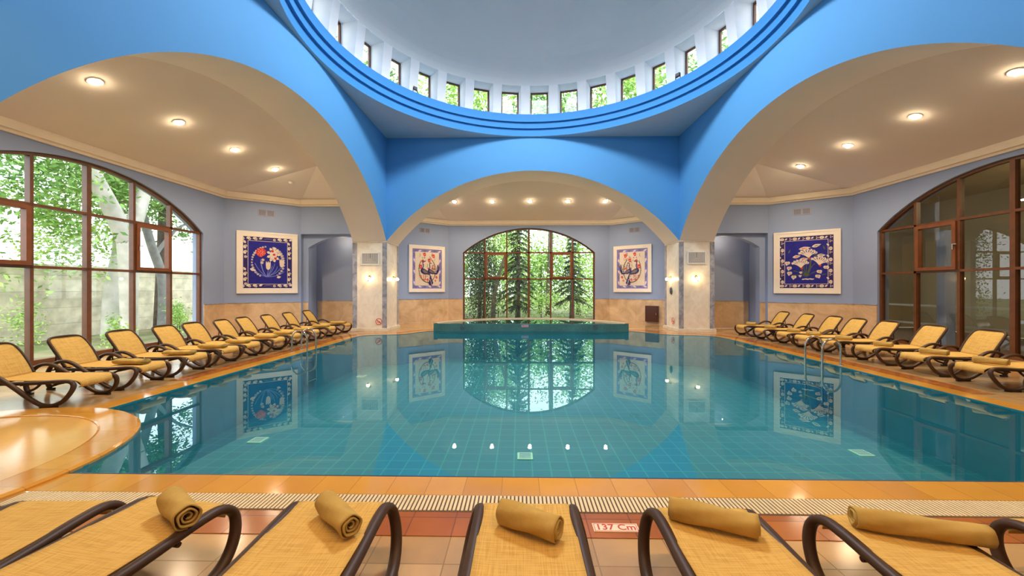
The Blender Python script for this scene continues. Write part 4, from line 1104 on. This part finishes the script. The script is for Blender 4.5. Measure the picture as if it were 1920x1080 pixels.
conifer(-.55, 22.6, 9.5, 1.5, 'dark spruce with a bare trunk behind the middle of the far window', 21, .9)
conifer(2.55, 22.4, 5.6, 1.25, 'shorter dark spruce seen through the right part of the far window', 22, 1.3)
rt = empty('cypress_tree', (-2.75, 22.3, -.25), 0, label='dark column-shaped cypress seen through the left part of the far window', cat='tree')
trunk([([(0, 0, 0), (.05, 0, 3), (0, 0, 6)], .12, .05), ([(.25, .1, 0), (.3, .1, 3), (.2, 0, 6)], .08, .04)], M['darkbark'], rt)
leaves('foliage', [(.0, 0, 3.0, 1.0, .7, 3.2), (.35, 0, 2.0, .8, .6, 2.0), (-.15, 0, 5.2, .9, .7, 2.4)], 15000, .13, M['needle'], rt, 31, droop=1)
rt = empty('leaning_tree', (-1.75, 22.0, -.25), 0, label='slim leaning dark trunk beside the cypress outside the far window', cat='tree')
trunk([([(-.2, 0, 0), (-.15, 0, 1.2), (.05, 0, 2.2), (.5, 0, 3.8)], .15, .06), ([(.1, 0, 2.4), (-.4, 0, 3.0)], .05, .02)], M['darkbark'], rt)
leaves('foliage', [(.5, 0, 4.4, .9, .8, .9)], 900, .12, M['leafm'], rt, 33)
bk = [(-5.5, 27, 6.5), (-2.4, 29, 8), (1.0, 28, 5.5), (3.6, 27, 7), (6.6, 29, 8), (-9, 29, 8.5), (10, 30, 9), (-.8, 33, 9.5)]
names = ['leafy pale green tree behind the cypress', 'leafy pale green tree between the cypress and the middle spruce', 'low leafy tree behind the far window centre', 'leafy pale green tree behind the shorter spruce',
         'leafy tree beyond the right edge of the far window', 'tall leafy tree beyond the left pier, seen through dome windows', 'tall leafy tree beyond the right pier, seen through dome windows', 'tallest leafy tree straight behind the dome']
for i, (x, y, h) in enumerate(bk):
    rt = empty('leafy_tree', (x, y, -.25), 0, label=names[i], cat='tree', group='leafy trees in the garden')
    trunk([([(0, 0, 0), (.1, 0, h * .4), (0, .1, h * .8)], .16, .05)], M['darkbark'], rt)
    leaves('foliage', [(0, 0, h * .62, 2.0, 1.6, h * .34), (.8, 0, h * .3, 1.5, 1.2, h * .28), (-1.0, .2, h * .35, 1.4, 1.2, h * .3)], 5200, .24, M['leafm'], rt, 40 + i)
# tall crowns seen through the drum windows
tc_ = [(-10.5, 23, 15), (-4.5, 26, 16.5), (1.5, 26.5, 15.5), (7.2, 25.5, 16.5), (12, 22.5, 16), (-15.5, 16, 14.5), (16.5, 15, 15.5)]
for i, (x, y, h) in enumerate(tc_):
    rt = empty('tall_tree', (x, y, -.25), 0, label='tall leafy garden tree whose crown shows through the dome windows', cat='tree', group='tall trees above the roof')
    trunk([([(0, 0, 0), (.2, 0, h * .5), (0, .1, h * .9)], .22, .06)], M['darkbark'], rt)
    leaves('foliage', [(0, 0, h * .86, 3.4, 2.2, 2.6)], 3800, .34, M['leafm'] if i % 2 else M['leafd'], rt, 60 + i)
# low hedge band beyond the far window
for i, (x, y) in enumerate(((-4.6, 24.0), (-1.8, 24.6), (.9, 24.2), (3.4, 24.8), (5.6, 24.2))):
    hb = empty('garden_shrub', (x, y, -.25), 0, label='%s low green shrub along the garden beyond the far window' % ord_[i], cat='shrub', group='shrubs beyond the far window')
    leaves('foliage', [(0, 0, .75, 1.7, .7, .8)], 1500, .13, M['leafm'], hb, 80 + i)
    trunk([([(0, 0, 0), (0, 0, .6)], .04, .02)], M['darkbark'], hb, 'stem')
# left garden: plane tree, second tree, wall, shrubs
rt = empty('plane_tree', (-13.6, 12.8, -.25), 0, label='big pale plane tree with forked trunk outside the left window', cat='tree')
trunk([([(.0, .1, 0), (0, .06, 1.4), (.0, .05, 2.6), (.0, .0, 3.7)], .21, .29), ([(0, 0, 3.4), (0, -.5, 4.4), (0, -1.15, 5.6), (0, -1.6, 7)], .27, .17), ([(0, 0, 3.4), (0, .35, 4.4), (.1, .55, 5.6), (0, .5, 7)], .25, .15), ([(0, 0, 3.9), (.1, .08, 4.6), (0, .1, 6)], .10, .07)], M['bark'], rt)
leaves('foliage', [(-1.2, -2.4, 5.6, 2.0, 2.4, 2.0), (-1.5, -.2, 6.6, 2.0, 2.0, 1.8), (-1.5, 2.0, 5.6, 1.5, 1.8, 1.3)], 9000, .19, M['leafd'], rt, 101)
rt = empty('grey_tree', (-15.0, 15.6, -.25), 0, label='slender grey tree leaning left behind the opening sash of the left window', cat='tree')
trunk([([(0, .0, 0), (0, .05, 1.3), (0, -.05, 2.4), (0, -.5, 3.6), (0, -1.0, 5.2)], .20, .13), ([(0, -.3, 3.2), (0, .6, 4.3), (0, 1.6, 4.9)], .08, .04)], mat('grey_bark', (.30, .30, .30), .9, col2=(.18, .18, .19), scale=3), rt)
leaves('foliage', [(-.5, -.6, 5.9, 1.8, 2.6, 1.3), (-.5, 2.4, 4.6, 1.2, 1.4, .6)], 5000, .17, M['leafd'], rt, 102)
rt = empty('pale_tree', (-15.2, 13.8, -.25), 0, label='second pale trunk just left of the big plane tree', cat='tree')
trunk([([(0, 0, 0), (0, .05, 1.8), (0, .3, 3.4), (0, .2, 5)], .30, .16)], M['bark'], rt)
leaves('foliage', [(-.3, -1.2, 3.9, .9, 1.4, 1.4), (-.2, .3, 5.6, 1.0, 1.2, 1.0)], 5000, .17, M['leafm'], rt, 103)
mb = MB(); mb.box(-17.6, -17.2, 4, 24, -.25, 2.35); mb.box(-17.66, -17.14, 4, 24, 2.35, 2.45)
gw = mb.build('garden_wall', M['stone']); S(gw, 'pale stone block garden wall outside the left window', 'wall')
for i, (x, y, s_) in enumerate(((-12.6, 11.5, .55), (-13.4, 14.6, .8), (-16.3, 12.2, 1.0), (-15.9, 17.3, .7))):
    hb = empty('garden_shrub', (x, y, -.25), 0, label=('young green shrub right of the plane tree trunk', 'feathery green shrub behind the right edge of the left window', 'green shrub at the foot of the stone wall behind the plane tree', 'small shrub by the far end of the stone wall')[i], cat='shrub', group='shrubs outside the left window')
    leaves('foliage', [(0, 0, s_ * .9, s_ * .45, s_ * .55, s_ * .9)], 700, .10, M['leafm'], hb, 120 + i)
    trunk([([(0, 0, 0), (0, 0, s_)], .025, .01)], M['darkbark'], hb, 'stem')

# ------------------------------------------------------------------ dim room beyond the right window
mb = MB()
x0, x1, y0, y1, zt_ = 10.9, 15.6, 3.5, 16.2, 4.9
mb.add([(x0, y0, -.01), (x1, y0, -.01), (x1, y1, -.01), (x0, y1, -.01)], [(0, 1, 2, 3)], 1)
mb.add([(x0, y0, zt_), (x1, y0, zt_), (x1, y1, zt_), (x0, y1, zt_)], [(0, 1, 2, 3)], 0)
mb.add([(x1, y0, 0), (x1, y1, 0), (x1, y1, zt_), (x1, y0, zt_)], [(0, 1, 2, 3)], 0)
mb.add([(x0, y0, 0), (x1, y0, 0), (x1, y0, zt_), (x0, y0, zt_)], [(0, 1, 2, 3)], 0)
for a, b in (((x0, 12.9)), ((14.3, x1))): pass
for a, b, c, d in ((x0, 13.3, 0, zt_), (14.0, x1, 0, zt_), (13.3, 14.0, 0, .8), (13.3, 14.0, 2.6, zt_)):
    mb.add([(a, y1, c), (b, y1, c), (b, y1, d), (a, y1, d)], [(0, 1, 2, 3)], 0)
S(mb.build('wall_beyond', [M['hazy'], M['hazyd']], fix=False), 'walls of the dim room behind the right window', 'wall')
mb = MB(); mb.box(11.35, 11.6, 11.0, 11.25, 0, 3.2); S(mb.build('column', M['bluegrey']), 'slim blue-grey post inside the dim room', 'column')
for z in (1.02, .45):
    mb = MB(); mb.box(12.2, 12.24, 5, 15, z, z + .06); tag(mb.build('rail', M['fluor']), 'pale horizontal rail inside the dim room, %s one' % ('upper' if z > 1 else 'lower'), 'rail')
point((13.4, 9.0, 4.3), 150, (1, .78, .48), .2)  # added light without a fixture, brightens the dim room
for sx in (-1, 1): point((sx * 7.4, YB + .9, 3.45), 9, WARM, .004)  # small light added in each niche for the lit passage, no fixture modelled

# ------------------------------------------------------------------ daylight, plus fill spots added in the dome
w = bpy.data.worlds.new('World'); sc.world = w; w.use_nodes = True
bg = w.node_tree.nodes['Background']; bg.inputs[0].default_value = (.93, .97, 1.0, 1); bg.inputs[1].default_value = 4.2
sun = bpy.data.lights.new('sun', 'SUN'); sun.energy = 2.2; sun.angle = .3; sun.color = (1, .96, .88)
so = bpy.data.objects.new('sun', sun); C.objects.link(so); so.rotation_euler = (math.radians(38), math.radians(-14), math.radians(20))
spot((0, Y0, 11.6), 2500, (.82, .94, 1.0), 62, .5, .6)  # added cool fill aimed at the pool, no lamp hangs here
spot((0, Y0, 10.7), 2500, (.90, .95, 1.0), 140, .9, .35)  # added wide fill that brightens the blue walls, out of view
def portal(loc, rot, sx, sy):
    l = bpy.data.lights.new('sky_portal', 'AREA'); l.shape = 'RECTANGLE'; l.size = sx; l.size_y = sy; l.cycles.is_portal = True
    o = bpy.data.objects.new('sky_portal', l); C.objects.link(o); o.location = loc; o.rotation_euler = rot
portal((-10.7, Y0, 2.3), (0, -PI / 2, 0), 4.6, 6.5); portal((0, 19.3, 2.3), (-PI / 2, 0, 0), 6.5, 4.6)

# ------------------------------------------------------------------ camera
cam = bpy.data.cameras.new('camera'); co = bpy.data.objects.new('camera', cam); C.objects.link(co)
co.location = (-.46, 0, 1.6); co.rotation_euler = (PI / 2, 0, .0188)
cam.sensor_width = 36; cam.lens = 36 * 730 / 1920; cam.clip_start = .05; cam.clip_end = 300
sc.camera = co
sc.view_settings.view_transform = 'Standard'; sc.view_settings.look = 'None'; sc.view_settings.exposure = 0.16; sc.view_settings.gamma = 1.0
sc.cycles.use_denoising = True
sc.cycles.max_bounces = 8; sc.cycles.transparent_max_bounces = 12; sc.cycles.sample_clamp_indirect = 6
sc.cycles.caustics_reflective = False; sc.cycles.caustics_refractive = False
